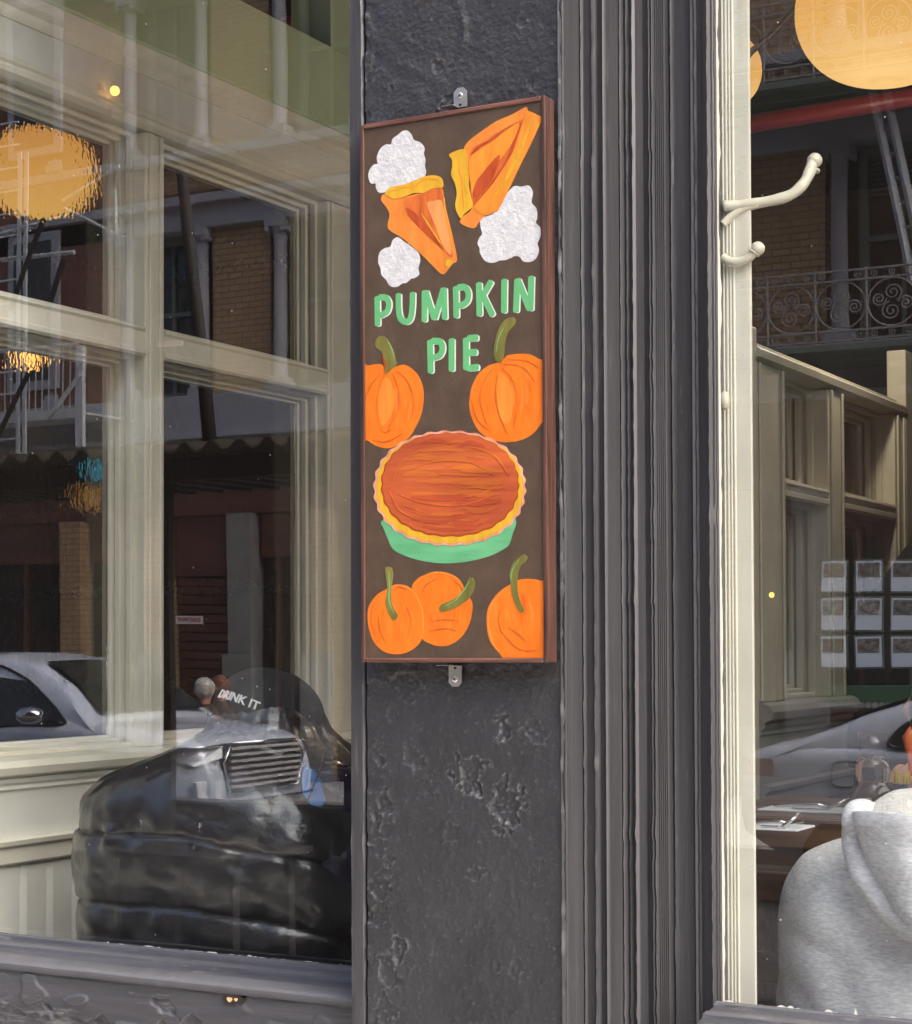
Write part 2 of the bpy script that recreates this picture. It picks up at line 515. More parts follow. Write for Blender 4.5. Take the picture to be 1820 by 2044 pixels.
class MB:
    def __init__(s):
        s.v, s.f = [], []
    def add(s, vs, fs):
        n = len(s.v)
        s.v += [tuple(x) for x in vs]
        s.f += [tuple(i + n for i in f) for f in fs]
        return s
    def box(s, a, b):
        (x0, y0, z0), (x1, y1, z1) = [min(p, q) for p, q in zip(a, b)], [max(p, q) for p, q in zip(a, b)]
        return s.add([(x0, y0, z0), (x1, y0, z0), (x1, y1, z0), (x0, y1, z0), (x0, y0, z1), (x1, y0, z1), (x1, y1, z1), (x0, y1, z1)],
                     [(0, 3, 2, 1), (4, 5, 6, 7), (0, 1, 5, 4), (1, 2, 6, 5), (2, 3, 7, 6), (3, 0, 4, 7)])
    def tube(s, pts, r, seg=8, cap=True):
        pts = [Vector(p) for p in pts]
        rs = r if isinstance(r, (list, tuple)) else [r] * len(pts)
        ring = []
        up = None
        for i, p in enumerate(pts):
            t = (pts[min(i + 1, len(pts) - 1)] - pts[max(i - 1, 0)]).normalized()
            if up is None:
                up = Vector((0, 0, 1)) if abs(t.z) < .9 else Vector((1, 0, 0))
            a = t.cross(up).normalized()
            up = a.cross(t).normalized()
            ring.append([p + (a * math.cos(2 * math.pi * k / seg) + up * math.sin(2 * math.pi * k / seg)) * rs[i] for k in range(seg)])
        return s.loft(ring, True, cap)
    def loft(s, rings, closed=True, cap=True):
        n = len(rings[0])
        vs = [p for r in rings for p in r]
        fs = []
        for i in range(len(rings) - 1):
            for k in range(n if closed else n - 1):
                k2 = (k + 1) % n
                fs.append((i * n + k, i * n + k2, (i + 1) * n + k2, (i + 1) * n + k))
        if cap and closed:
            fs.append(tuple(range(n))[::-1])
            fs.append(tuple((len(rings) - 1) * n + k for k in range(n)))
        return s.add(vs, fs)
    def lathe(s, prof, c, seg=20):
        rings = [[(c[0] + r * math.cos(2 * math.pi * k / seg), c[1] + r * math.sin(2 * math.pi * k / seg), c[2] + z) for k in range(seg)] for r, z in prof]
        return s.loft(rings, True, True)
    def mesh(s, name, smooth=False, fix=True):
        me = bpy.data.meshes.new(name)
        me.from_pydata([tuple(v) for v in s.v], [], s.f)
        if fix:
            b = bmesh.new()
            b.from_mesh(me)
            bmesh.ops.recalc_face_normals(b, faces=b.faces)
            b.to_mesh(me)
            b.free()
        if smooth:
            me.polygons.foreach_set('use_smooth', [True] * len(me.polygons))
        return me
    def obj(s, name, mat, parent=None, smooth=False, bevel=0, auto=None, sub=0):
        o = link(name, s.mesh(name, smooth or auto is not None), mat, parent)
        if auto is not None:
            sharp_by_angle(o.data, auto)
        if bevel:
            md = o.modifiers.new('bevel', 'BEVEL')
            md.width = bevel
            md.segments = 2
            md.limit_method = 'ANGLE'
        if sub:
            md = o.modifiers.new('sub', 'SUBSURF')
            md.levels = md.render_levels = sub
        return o

def sharp_by_angle(me, deg):
    b = bmesh.new()
    b.from_mesh(me)
    for e in b.edges:
        e.smooth = not (len(e.link_faces) == 2 and e.calc_face_angle(0) > R_(deg))
    b.to_mesh(me)
    b.free()

def box_obj(name, a, b, mat, parent=None, bevel=.003):
    return MB().box(a, b).obj(name, mat, parent, bevel=bevel)

def struct(name, a, b, mat):
    o = MB().box(a, b).obj(name, mat)
    return tag(o, kind='structure')

def crom(pts, n=8, closed=True):             # smooth curve through points
    pts = [np.array(p, float) for p in pts]
    out = []
    N = len(pts)
    for i in range(N if closed else N - 1):
        p0, p1, p2, p3 = (pts[(i + k) % N] if closed else pts[min(max(i + k, 0), N - 1)] for k in (-1, 0, 1, 2))
        for t in np.arange(n) / n:
            out.append(.5 * (2 * p1 + (p2 - p0) * t + (2 * p0 - 5 * p1 + 4 * p2 - p3) * t * t + (3 * p1 - p0 - 3 * p2 + p3) * t ** 3))
    if not closed:
        out.append(pts[-1])
    return out

def plate(name, outline, y, th, mat, parent):  # flat patch facing -y: outline is [(x, z)], front at y, th thick
    b = bmesh.new()
    vs = [b.verts.new((p[0], y, p[1])) for p in outline]
    es = [b.edges.new((vs[i], vs[(i + 1) % len(vs)])) for i in range(len(vs))]
    r = bmesh.ops.triangle_fill(b, use_beauty=True, use_dissolve=False, edges=es)
    fs = [g for g in r['geom'] if isinstance(g, bmesh.types.BMFace)]
    ret = bmesh.ops.extrude_face_region(b, geom=fs)
    for v in ret['geom']:
        if isinstance(v, bmesh.types.BMVert):
            v.co.y += th
    bmesh.ops.recalc_face_normals(b, faces=b.faces)
    me = bpy.data.meshes.new(name)
    b.to_mesh(me)
    b.free()
    return link(name, me, mat, parent)

def copy_tree(o, parent=None, loc=None):
    c = o.copy()
    COL.objects.link(c)
    if parent is not None:
        c.parent = parent
    if loc is not None:
        c.location = loc
    for ch in list(o.children):
        copy_tree(ch, c)
    return c

def nz(x, y, z, s=1.0):
    return mnoise.noise(Vector((x * s, y * s, z * s)))

# ================================================================== THE SHOP FRONT
shop = thing('restaurant_building', 'black painted restaurant shop front with wide pilaster and fluted window jamb', 'building', (-1.5, 0, 0))
XL = on_y(691, 900, 0).x                     # left edge of the pilaster
XS = on_y(731, 900, 0).x                     # strip | groove | plaster
XP = on_y(1126, 900, 0).x                    # right edge of the plaster
Z0, Z1 = 0.0, 3.9

# --- plaster face with dents, scrapes and the drawn circle near the top
def dents():
    d = []
    def q(zx, zy): return ((940 + zx / 2.029) * .728, (1800 + zy / 2.03) * .728)
    for zx, zy, r, dep in [(905, 410, 40, 5), (215, 580, 36, 4), (390, 560, 55, 3), (700, 650, 72, 5.5), (900, 830, 85, 5), (230, 820, 50, 4), (250, 1150, 26, 3.5),
                           (200, 1310, 45, 3.5), (310, 1615, 46, 4.5), (340, 150, 65, 3), (250, 1750, 60, 3.5), (740, 1210, 34, 2.5), (1050, 400, 45, 3), (860, 1720, 24, 3),
                           (240, 960, 40, 2.5), (200, 1050, 40, 2.5), (180, 1450, 36, 3), (270, 300, 36, 2.5), (960, 1740, 40, 2), (230, 1960, 60, 3), (480, 710, 40, 1.5), (600, 980, 40, 2)]:
        u, v = q(zx, zy)
        p = on_y(u, v, 0)
        d.append((p.x, p.z, r * .728 / 2.03 / 1180, dep * .0007))
    for zx, zy, r, dep in [(360, 710, 26, 4), (740, 560, 40, 2.5), (1430, 170, 40, 2), (1500, 690, 40, 2), (860, 540, 30, 2), (790, 880, 45, 3), (540, 300, 26, 2)]:
        p = on_y((950 + zx / 2.984) * .728, zy / 2.984 * .728, 0)
        d.append((p.x, p.z, r * .728 / 2.984 / 1180, dep * .001))
    return d
DENTS = dents()
CIRC = on_y((950 + 720 / 2.984) * .728, 290 / 2.984 * .728, 0)

def face_h(x, z):
    h = .0030 * nz(x, z, 1.3, 9) + .0013 * nz(x, z, 5, 38) + .0009 * nz(x, z, 9, 95) + .0006 * nz(x, z, 17, 190)
    for dx, dz, r, dep in DENTS:
        ex, ez = x - dx, z - dz
        if abs(ex) < 2 * r and abs(ez) < 2 * r:
            q = math.hypot(ex, ez * .85) / r * (1 + .95 * nz(x, z, dx * 7, 45) + .35 * nz(x, z, 4, 140))
            if q < 1:
                h -= dep * min(1, (1 - q) * 4) * (.75 + .5 * nz(x, z, 2, 170))
            elif q < 1.4:
                h += dep * .3 * (1.4 - q) / .4
    q = math.hypot(x - CIRC.x, (z - CIRC.z) * .8)
    if abs(q - .058) < .01:
        h += .0028 * (1 - abs(q - .058) / .01) * max(0, .4 + 1.5 * nz(x, z, 3, 18))
    e = x - XS                               # chipped left margin
    if e < .05:
        c = nz(x, z * .7, 31, 45)
        if c > .12:
            h -= .0022 * min(1, (c - .12) * 8) * (1 - e / .05)
    e = XP - x
    if e < .008:
        h += .0016 * (1 - e / .008) * (1 + 1.6 * nz(0, z, 77, 55))
    return h

def grid_face(name, x0, x1, z0, z1, step, y, hf, mat, parent, back=.05):
    nx, nzz = max(2, int((x1 - x0) / step)), max(2, int((z1 - z0) / step))
    mb = MB()
    vs = []
    for j in range(nzz + 1):
        z = z0 + (z1 - z0) * j / nzz
        for i in range(nx + 1):
            x = x0 + (x1 - x0) * i / nx
            vs.append((x, y - hf(x, z), z))
    fs = [(j * (nx + 1) + i, j * (nx + 1) + i + 1, (j + 1) * (nx + 1) + i + 1, (j + 1) * (nx + 1) + i) for j in range(nzz) for i in range(nx)]
    mb.add(vs, fs)
    return link(name, mb.mesh(name, True, False), mat, parent)

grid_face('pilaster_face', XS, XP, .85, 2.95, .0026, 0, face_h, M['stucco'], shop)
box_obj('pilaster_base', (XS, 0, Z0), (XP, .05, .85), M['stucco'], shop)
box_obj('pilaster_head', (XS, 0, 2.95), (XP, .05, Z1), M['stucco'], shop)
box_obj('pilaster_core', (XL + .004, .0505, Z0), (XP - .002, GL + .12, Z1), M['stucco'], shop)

# --- jambs swept up the wall; paint lumps run along every arris
def sweep(name, prof, mat, parent, z0=Z0, z1=Z1, lump=(), amp=.0008, seed=0, step=.010, dense=.004):
    pts = []
    for i in range(len(prof) - 1):
        a, b = Vector(prof[i]), Vector(prof[i + 1])
        n = max(1, int((b - a).length / dense))
        for k in range(n):
            pts.append((a + (b - a) * k / n, 1.0 if (k == 0 and i in lump) else 0.0))
    pts.append((Vector(prof[-1]), 1.0 if len(prof) - 1 in lump else 0.0))
    n = int((z1 - z0) / step)
    vs = []
    for j in range(n + 1):
        z = z0 + (z1 - z0) * j / n
        for (p, l) in pts:
            a = .55 * amp * (.45 * nz(p.x * 90, p.y * 90, z * 1.2 + seed) + .45 * nz(p.x * 140, p.y * 140, z * 14 + seed) + .35 * nz(p.x * 160, p.y * 160, z * 60 + seed))
            if l:
                t = nz(p.x * 9, 3.3, z * 34 + seed)
                a += .0034 * max(0, t - .12) + .0011 * nz(p.y * 9, 8.1, z * 110)
            vs.append((p.x - a * .5, p.y - a, z))
    m_ = len(pts)
    fs = [(j * m_ + i, j * m_ + i + 1, (j + 1) * m_ + i + 1, (j + 1) * m_ + i) for j in range(n) for i in range(m_ - 1)]
    mb = MB().add(vs, fs)
    o = link(name, mb.mesh(name, True, False), mat, parent)
    sharp_by_angle(o.data, 38)
    return o

sweep('corner_strip', [(XL + .006, .06), (XL + .006, .004), (XL + .009, .001), (XS - .009, .001), (XS - .006, .004), (XS - .005, .016), (XS - .002, .016), (XS, .003)], M['black_wood'], shop, lump=(2, 3), amp=.0012, seed=3)

def PX(u, y): return on_y(u, 200, y).x
def PYY(u, x): return on_x(u, 200, x).y
x0 = PX(1119.5, 0)
prof1 = [(XP, 0), (x0 - .004, -.003), (x0, -.001), (x0 + .003, .004)]
y1 = PYY(1158, x0 + .003)
prof1 += [(x0 + .003, y1 - .003), (x0 + .006, y1 - .005), (x0 + .009, y1)]
xa = PX(1186, y1)
prof1 += [(xa - .006, y1), (xa - .003, y1 - .004), (xa + .001, y1 - .003), (xa + .004, y1 + .004)]
xb = PX(1200, y1)
prof1 += [(xb, y1 + .002), (xb + .003, y1 - .002), (xb + .006, y1 + .003)]
y2 = PYY(1236, xb + .006)
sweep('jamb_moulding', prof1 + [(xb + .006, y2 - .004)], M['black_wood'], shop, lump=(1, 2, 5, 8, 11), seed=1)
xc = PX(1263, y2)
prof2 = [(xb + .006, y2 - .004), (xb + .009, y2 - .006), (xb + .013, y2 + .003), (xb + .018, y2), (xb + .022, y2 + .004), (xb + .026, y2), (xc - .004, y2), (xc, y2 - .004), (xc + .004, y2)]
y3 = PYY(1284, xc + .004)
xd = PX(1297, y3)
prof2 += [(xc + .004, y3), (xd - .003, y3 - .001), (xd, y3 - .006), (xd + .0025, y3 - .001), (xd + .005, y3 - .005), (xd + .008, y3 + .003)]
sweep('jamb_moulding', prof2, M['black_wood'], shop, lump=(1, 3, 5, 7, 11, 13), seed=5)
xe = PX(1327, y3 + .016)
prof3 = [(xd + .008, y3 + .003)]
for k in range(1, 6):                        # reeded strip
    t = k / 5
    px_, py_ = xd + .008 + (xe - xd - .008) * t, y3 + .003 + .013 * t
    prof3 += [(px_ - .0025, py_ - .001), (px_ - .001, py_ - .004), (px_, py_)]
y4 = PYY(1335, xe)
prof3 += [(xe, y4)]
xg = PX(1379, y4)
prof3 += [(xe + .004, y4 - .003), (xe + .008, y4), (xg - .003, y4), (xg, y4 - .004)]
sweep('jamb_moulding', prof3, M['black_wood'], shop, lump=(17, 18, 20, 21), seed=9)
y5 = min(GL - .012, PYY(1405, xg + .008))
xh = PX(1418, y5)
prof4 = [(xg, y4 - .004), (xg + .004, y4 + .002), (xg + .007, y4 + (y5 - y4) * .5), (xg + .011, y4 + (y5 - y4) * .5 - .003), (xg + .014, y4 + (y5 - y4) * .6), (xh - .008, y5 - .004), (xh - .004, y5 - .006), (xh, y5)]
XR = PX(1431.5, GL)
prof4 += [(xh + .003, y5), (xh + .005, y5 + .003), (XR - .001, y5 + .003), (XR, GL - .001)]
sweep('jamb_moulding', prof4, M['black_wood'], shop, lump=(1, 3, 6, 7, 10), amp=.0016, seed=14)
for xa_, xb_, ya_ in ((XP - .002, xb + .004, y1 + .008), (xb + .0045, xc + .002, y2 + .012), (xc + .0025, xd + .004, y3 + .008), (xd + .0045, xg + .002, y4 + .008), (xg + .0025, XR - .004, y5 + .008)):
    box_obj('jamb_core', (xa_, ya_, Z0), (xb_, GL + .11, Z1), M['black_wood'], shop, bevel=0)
print('profile y', round(y1, 3), round(y2, 3), round(y3, 3), round(y4, 3), round(y5, 3), 'x', round(x0, 3), round(XR, 3))

# --- window sills and the boards under them
ZS = on_y(345, 1893, GL).z
def sill_h(x, z):
    h = .0014 * nz(x, z * 3, 2, 14) + .0007 * nz(x * .4, z * 3, 2, 70)
    edge = ZS - .115 + .05 * nz(x, 0, 5, 6) + .022 * nz(x, 0, 9, 22) + .010 * nz(x, z, 19, 60)
    if z < edge: h -= .006 * min(1, (edge - z) / .004)
    c = nz(x, z * 1.3, 41, 9) + .35 * nz(x, z, 7, 40)
    if c > .30: h -= .005 * min(1, (c - .30) * 22)
    c = nz(x * .8, z * 1.6, 61, 15)
    if c > .38: h += .004 * min(1, (c - .38) * 14)
    return h
def sill(xa_, xb_, xfine, yf, name='window_sill'):
    prof = [(GL - .001, ZS), (GL - .014, ZS - .001), (GL - .018, ZS + .003), (GL - .032, ZS + .002), (GL - .036, ZS - .004), (GL - .062, ZS - .007), (GL - .066, ZS - .004), (GL - .082, ZS - .007),
            (GL - .086, ZS - .013), (GL - .115, ZS - .019), (GL - .120, ZS - .016), (yf + .004, ZS - .024), (yf, ZS - .028), (yf, ZS - .040)]
    n = int((xb_ - xa_) / .012)
    vs = []
    for i in range(n + 1):
        x = xa_ + (xb_ - xa_) * i / n
        for k, (y, z) in enumerate(prof):
            a = .0012 * nz(x * 6, y * 40, 7) + .0012 * nz(x * 30, y * 40, 3)
            vs.append((x, y - a, z + a))
    m_ = len(prof)
    fs = [(i * m_ + k, (i + 1) * m_ + k, (i + 1) * m_ + k + 1, i * m_ + k + 1) for i in range(n) for k in range(m_ - 1)]
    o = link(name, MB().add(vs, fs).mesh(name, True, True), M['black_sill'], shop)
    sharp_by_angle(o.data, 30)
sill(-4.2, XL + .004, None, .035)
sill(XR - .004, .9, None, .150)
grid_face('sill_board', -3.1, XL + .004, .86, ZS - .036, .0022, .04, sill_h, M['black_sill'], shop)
box_obj('stall_riser', (-4.2, .046, Z0), (XL + .002, GL + .03, .86), M['black_sill'], shop)
box_obj('stall_riser', (-4.2, .046, .861), (-3.1, GL + .03, ZS - .04), M['black_sill'], shop)
box_obj('stall_riser', (-3.1, .06, .861), (XL + .002, GL + .03, ZS - .045), M['black_sill'], shop)
box_obj('stall_riser', (XR - .03, .07, Z0), (.9, GL + .03, ZS - .04), M['black_sill'], shop)
# the chipped knot in the sill board
kp = on_y(467, 1993, .038)
out = [(kp.x + .024 * math.cos(a) * (1 + .25 * nz(a, 3, 1, 2)), kp.z + .0085 * math.sin(a) * (1 + .3 * nz(a, 8, 1, 2))) for a in np.linspace(0, 2 * math.pi, 22)[:-1]]
plate('chipped_knot', out, .0345, .004, pm('dark knot', (.02, .012, .008), .6, var=.5, scale=90), shop)  # dark plate drawn for the knot hole
for dx, dz, r in ((-.007, -.001, .006), (.007, 0, .004)):
    plate('bare_wood', [(kp.x + dx + r * math.cos(a), kp.z + dz + r * .7 * math.sin(a) * (1 + .3 * math.sin(3 * a))) for a in np.linspace(0, 2 * math.pi, 12)[:-1]], .0335, .002, pm('bare wood', (.62, .45, .24), .6, scale=60), shop)

# --- rest of the building: fascia, cornice, brick upper front, second pilaster and inside shell
box_obj('fascia', (-4.6, .02, 3.9), (1.3, GL + .12, 4.6), M['black_wood'], shop)
box_obj('cornice', (-4.8, -.25, 4.6), (1.5, GL + .12, 4.75), M['black_wood'], shop)
box_obj('window_head', (-4.2, .05, 3.45), (XL, GL + .02, 3.9), M['black_wood'], shop)
box_obj('window_head', (XR, .05, 3.45), (.9, GL + .02, 3.9), M['black_wood'], shop)
box_obj('outer_pilaster', (.9, 0, 0), (1.3, GL + .12, 3.9), M['stucco'], shop)
box_obj('outer_pilaster', (-4.6, 0, 0), (-4.2, GL + .12, 3.9), M['stucco'], shop)
box_obj('upper_wall', (-12, .1, 4.75), (10, .5, 17), M['brick_red'], shop)
box_obj('side_shop_wall', (-12, .1, 0), (-4.6, .5, 4.75), M['brick_red'], shop)
box_obj('side_shop_wall', (1.3, .1, 0), (10, .5, 4.75), M['brick_red'], shop)
FL = .47
struct('floor', (-9, GL + .03, FL - .1), (5, 8.5, FL), M['dark_floor'])
struct('ceiling', (-9, GL + .13, 4.45), (5, 8.5, 4.55), M['ceiling'])
struct('back_wall', (-9, 8.5, FL), (5, 8.6, 4.45), M['dark_wall'])
struct('left_wall', (-9.1, .55, FL), (-9, 8.5, 4.45), M['dark_wall'])
struct('right_wall', (5, .55, FL), (5.1, 8.5, 4.45), M['dark_wall'])
box_obj('roof_deck', (-12, .51, 16.8), (10, 12, 17), M['ceiling'], shop)
box_obj('rear_wall', (-12, 12, 0), (10, 12.3, 17), M['brick_red'], shop)
box_obj('party_wall', (-12.3, .1, 0), (-12.001, 12, 17), M['brick_red'], shop)
box_obj('party_wall', (10.001, .1, 0), (10.3, 12, 17), M['brick_red'], shop)

# ================================================================== SHOP WINDOWS
def flakes(parent, xs, z, amp, dens, ygl, seed):
    rnd = random.Random(seed)
    mb = MB()
    for (a, b) in xs:
        x = a
        while x < b:
            L = rnd.uniform(.003, .03) * (.4 + rnd.random())
            top = z + amp * (.15 + rnd.random() ** 3)
            n = max(3, int(L / .004))
            prev = None
            for i in range(n + 1):
                xx = x + L * i / n
                hh = (top - z) * max(.05, .5 + nz(xx, 1, seed, 90)) * math.sin(math.pi * (i + .3) / (n + .6))
                cur = ((xx, ygl, z - .004), (xx, ygl, z + hh))
                if prev:
                    mb.add([prev[0], cur[0], cur[1], prev[1]], [(0, 1, 2, 3)])
                prev = cur
            x += L + rnd.expovariate(dens)
    mb.obj('paint_residue', M['flake'], parent)

lw = thing('shop_window', 'big left shop window pane in front of the black puffer jacket', 'window', (-3, GL, ZS), 'shop windows beside the pilaster')
glaze(box_obj('pane', (-4.2, GL, ZS - .02), (XL + .02, GL + .006, 3.46), M['glass'], lw, bevel=0))
flakes(lw, [(-2.40, XL)], ZS, .005, 70, GL - .0025, 4)
rw = thing('shop_window', 'right shop window pane with cream casing, in front of the grey hoodie', 'window', (-.2, GL, ZS), 'shop windows beside the pilaster')
glaze(box_obj('pane', (XR - .015, GL, ZS - .02), (.9, GL + .006, 3.46), M['glass'], rw, bevel=0))
flakes(rw, [(XR, .2)], ZS - .001, .012, 90, GL - .0025, 5)
# ragged cream paint edge beside the black jamb
mb = MB()
prev = None
for i in range(420):
    z = ZS + 2.3 * i / 419
    wob = .004 + .0035 * nz(0, z, 3, 7) + .0018 * nz(0, z, 5, 40)
    cur = ((XR - .004, GL - .003, z), (XR + max(.0005, wob), GL - .003, z))
    if prev:
        mb.add([prev[0], prev[1], cur[1], cur[0]], [(0, 1, 2, 3)])
    prev = cur
mb.obj('paint_edge', M['cream'], rw)
# cream casing inside the pane: beaded edge and flat
yc = GL + .022
def CX(u): return on_y(u, 1000, yc).x
mb = MB().box((CX(1437) - .02, yc + .012, ZS - .02), (CX(1496), yc + .020, 3.5))
mb.obj('casing', M['cream'], rw, bevel=.002)
for ua, ub in ((1436, 1444.5), (1446, 1452), (1453.5, 1458), (1459.5, 1465)):
    a, b = CX(ua), CX(ub)
    r = (b - a) / 2
    prof = [(a, yc + .012)] + [(a + r - r * math.cos(t), yc + .0118 - .0020 * math.sin(t)) for t in np.linspace(0, math.pi, 9)] + [(b, yc + .012)]
    sweep('casing_bead', prof, M['cream'], rw, z0=ZS - .02, z1=3.5, amp=.0003, dense=.01, step=.02)

# ================================================================== THE PUMPKIN PIE SIGN
YB = -.040
bl, br = on_y(719, 1322, YB), on_y(1092, 1322, YB)
tl, tr = on_y(719, 248, YB), on_y(1088, 190, YB)
SX0, SX1, SZ0, SZ1 = (bl.x + tl.x) / 2, (br.x + tr.x) / 2, (bl.z + br.z) / 2, (tl.z + tr.z) / 2
sign = thing('pie_sign', 'hand painted wooden sign reading PUMPKIN PIE screwed to the black pilaster', 'sign', ((SX0 + SX1) / 2, YB, SZ0))
FW = .0075
box_obj('panel', (SX0 + FW, YB + .0035, SZ0 + FW), (SX1 - FW, -.006, SZ1 - FW), M['board'], sign, bevel=0)
for a, b, mt in (((SX0, YB, SZ0), (SX0 + FW, -.005, SZ1), 'frame_wood'), ((SX1 - FW, YB, SZ0), (SX1, -.005, SZ1), 'frame_wood'),
                 ((SX0 + FW, YB, SZ0), (SX1 - FW, -.005, SZ0 + FW), 'frame_wood_h'), ((SX0 + FW, YB, SZ1 - FW), (SX1 - FW, -.005, SZ1), 'frame_wood_h')):
    box_obj('frame_strip', a, b, M[mt], sign, bevel=.0018)
def z5(x, y):
    p = on_y((940 + x / 2.9194) * .728, (200 + y / 2.92) * .728, YB)
    return (p.x, p.z)
def z6(x, y):
    p = on_y((940 + x / 2.0032) * .728, (880 + y / 2.0039) * .728, YB)
    return (p.x, p.z)
YP = YB + .0035                              # painted face
def lay(k): return YP - .00022 * k
SXa, SXb = SX0 + FW, SX1 - FW
def clip(o): return [(min(max(p[0], SXa + .0004), SXb - .0004), min(max(p[1], SZ0 + FW + .0004), SZ1 - FW)) for p in o]
def dedupe(o):
    r = []
    for p in o:
        if not r or math.hypot(p[0] - r[-1][0], p[1] - r[-1][1]) > 3e-4: r.append(p)
    while len(r) > 3 and math.hypot(r[0][0] - r[-1][0], r[0][1] - r[-1][1]) < 3e-4: r.pop()
    return r
def dab(name, pts, z, k, mat, parent, n=6, smooth=True):
    o = crom([z(*p) for p in pts], n) if smooth else [z(*p) for p in pts]
    return plate(name, dedupe(clip(o)), lay(k), .00022 * k + .0012, M[mat], parent)
def ribbon(pts, wd, z, taper=False, n=7, closed=False):
    c = crom([z(*p) for p in pts], n, closed) if len(pts) > 2 or closed else [np.array(z(*pts[0])), np.array(z(*pts[1]))]
    c = [np.array(p) for p in c]
    L, Rr = [], []
    N = len(c)
    for i in range(N):
        t = c[min(i + 1, N - 1)] - c[max(i - 1, 0)]
        t = t / (np.linalg.norm(t) + 1e-9)
        nrm = np.array([-t[1], t[0]])
        s = i / (N - 1)
        hw = wd / 2 * ((math.sin(math.pi * min(max(s, .02), .98)) ** .6) if taper else 1)
        L.append(c[i] + nrm * hw)
        Rr.append(c[i] - nrm * hw)
    if not taper:                            # round brush ends
        def capp(p, t, hw):
            t = t / (np.linalg.norm(t) + 1e-9)
            nrm = np.array([-t[1], t[0]])
            return [p + nrm * hw * math.cos(a) + t * hw * .55 * math.sin(a) for a in np.linspace(0, math.pi, 7)[1:-1]]
        return [tuple(p) for p in L + capp(c[-1], c[-1] - c[-2], wd / 2) + Rr[::-1] + [q for q in capp(c[0], c[0] - c[1], wd / 2)]]
    return [tuple(p) for p in L + Rr[::-1]]
def stroke(name, pts, wd, z, k, mat, parent, taper=True):
    return plate(name, dedupe(clip(ribbon(pts, wd, z, taper))), lay(k), .00022 * k + .0010, M[mat], parent)
def multi(name, ribbons, k, mat, parent):
    b = bmesh.new()
    for i, o in enumerate(ribbons):
        t = plate('tmp', dedupe(o), lay(k) - .00005 * i, .00022 * k + .001, M[mat], parent)
        b.from_mesh(t.data)
        me_ = t.data
        bpy.data.objects.remove(t)
        bpy.data.meshes.remove(me_)
    me = bpy.data.meshes.new(name)
    b.to_mesh(me)
    b.free()
    me.materials.append(M[mat])
    o = bpy.data.objects.new(name, me)
    COL.objects.link(o)
    o.parent = parent
    WL[o.name] = WL[parent.name]
    return o

# whipped cream
clouds = [[(195, 825), (205, 770), (240, 728), (268, 722), (263, 670), (290, 603), (335, 568), (376, 566), (388, 525), (430, 492), (470, 460), (510, 458), (542, 490), (560, 530), (612, 552), (645, 595), (640, 640), (652, 690), (648, 740), (658, 790), (640, 830), (600, 856), (540, 880), (440, 905), (370, 920), (335, 948), (280, 952), (256, 915), (252, 882), (215, 878)],
          [(370, 1385), (390, 1335), (430, 1310), (480, 1345), (545, 1390), (598, 1440), (610, 1500), (596, 1560), (602, 1610), (560, 1640), (540, 1642), (500, 1676), (470, 1680), (420, 1710), (368, 1700), (335, 1650), (300, 1612), (292, 1560), (274, 1510), (282, 1440), (320, 1402)],
          [(1330, 930), (1370, 900), (1420, 905), (1480, 897), (1512, 950), (1503, 1030), (1540, 1080), (1548, 1150), (1538, 1195), (1572, 1235), (1575, 1300), (1550, 1360), (1562, 1410), (1545, 1470), (1500, 1506), (1440, 1505), (1405, 1468), (1360, 1463), (1300, 1492), (1250, 1497), (1190, 1516), (1130, 1500), (1090, 1440), (1086, 1400), (1070, 1360), (1085, 1312), (1106, 1285), (1094, 1230), (1092, 1180), (1120, 1150), (1180, 1130), (1225, 1090), (1280, 1000)]]
rnd = random.Random(3)
for c in clouds:
    o = dab('whipped_cream', c, z5, 1, 'cream_white', sign)
    cx, cy = np.mean(c, 0)
    ext = (np.max(c, 0) - np.min(c, 0)) / 2
    for i in range(26):                      # curly brush ridges standing on the cream
        a, r = rnd.uniform(0, 6.28), rnd.uniform(.05, .66)
        px_, py_ = cx + ext[0] * r * math.cos(a), cy + ext[1] * r * math.sin(a)
        a2, L = rnd.uniform(0, 6.28), rnd.uniform(28, 60)
        pts = [(px_ + L * t * math.cos(a2 + t * rnd.uniform(.6, 1.6)), py_ + L * t * math.sin(a2 + t * 1.2)) for t in (0, .4, .8, 1.2)]
        stroke('brush_ridge', pts, .0016, z5, 2 + .3 * rnd.random(), 'cream_white', o)
# pie slices
s1 = dab('pie_slice', [(298, 1010), (325, 962), (400, 985), (480, 985), (600, 960), (700, 930), (780, 918), (797, 960), (803, 1030), (830, 1140), (855, 1240), (880, 1350), (905, 1490), (870, 1525), (838, 1565), (802, 1606), (770, 1598), (720, 1550), (600, 1430), (470, 1320), (375, 1262), (350, 1220), (365, 1130), (340, 1072)], z5, 2, 'pie_orange', sign)
dab('filling', [(488, 1010), (560, 985), (690, 930), (772, 917), (790, 970), (805, 1080), (850, 1330), (872, 1470), (800, 1425), (690, 1310), (560, 1175), (515, 1125)], z5, 3, 'pie_red', s1)
dab('brush_streak', [(500, 1075), (560, 1105), (640, 1190), (720, 1290), (800, 1410), (720, 1345), (600, 1230), (520, 1140)], z5, 4, 'pie_dark', s1)
dab('brush_streak', [(668, 1050), (720, 1020), (778, 1015), (800, 1080), (830, 1230), (862, 1440), (800, 1390), (740, 1240)], z5, 4, 'pie_peach', s1)
stroke('brush_streak', [(800, 990), (812, 1100), (848, 1280), (880, 1450)], .0035, z5, 4, 'pie_side', s1)
stroke('brush_streak', [(620, 1120), (690, 1230), (780, 1370)], .0022, z5, 5, 'pie_ochre', s1)
dab('brush_streak', [(830, 1490), (860, 1500), (872, 1520), (840, 1545), (812, 1530)], z5, 4, 'pie_ochre', s1)
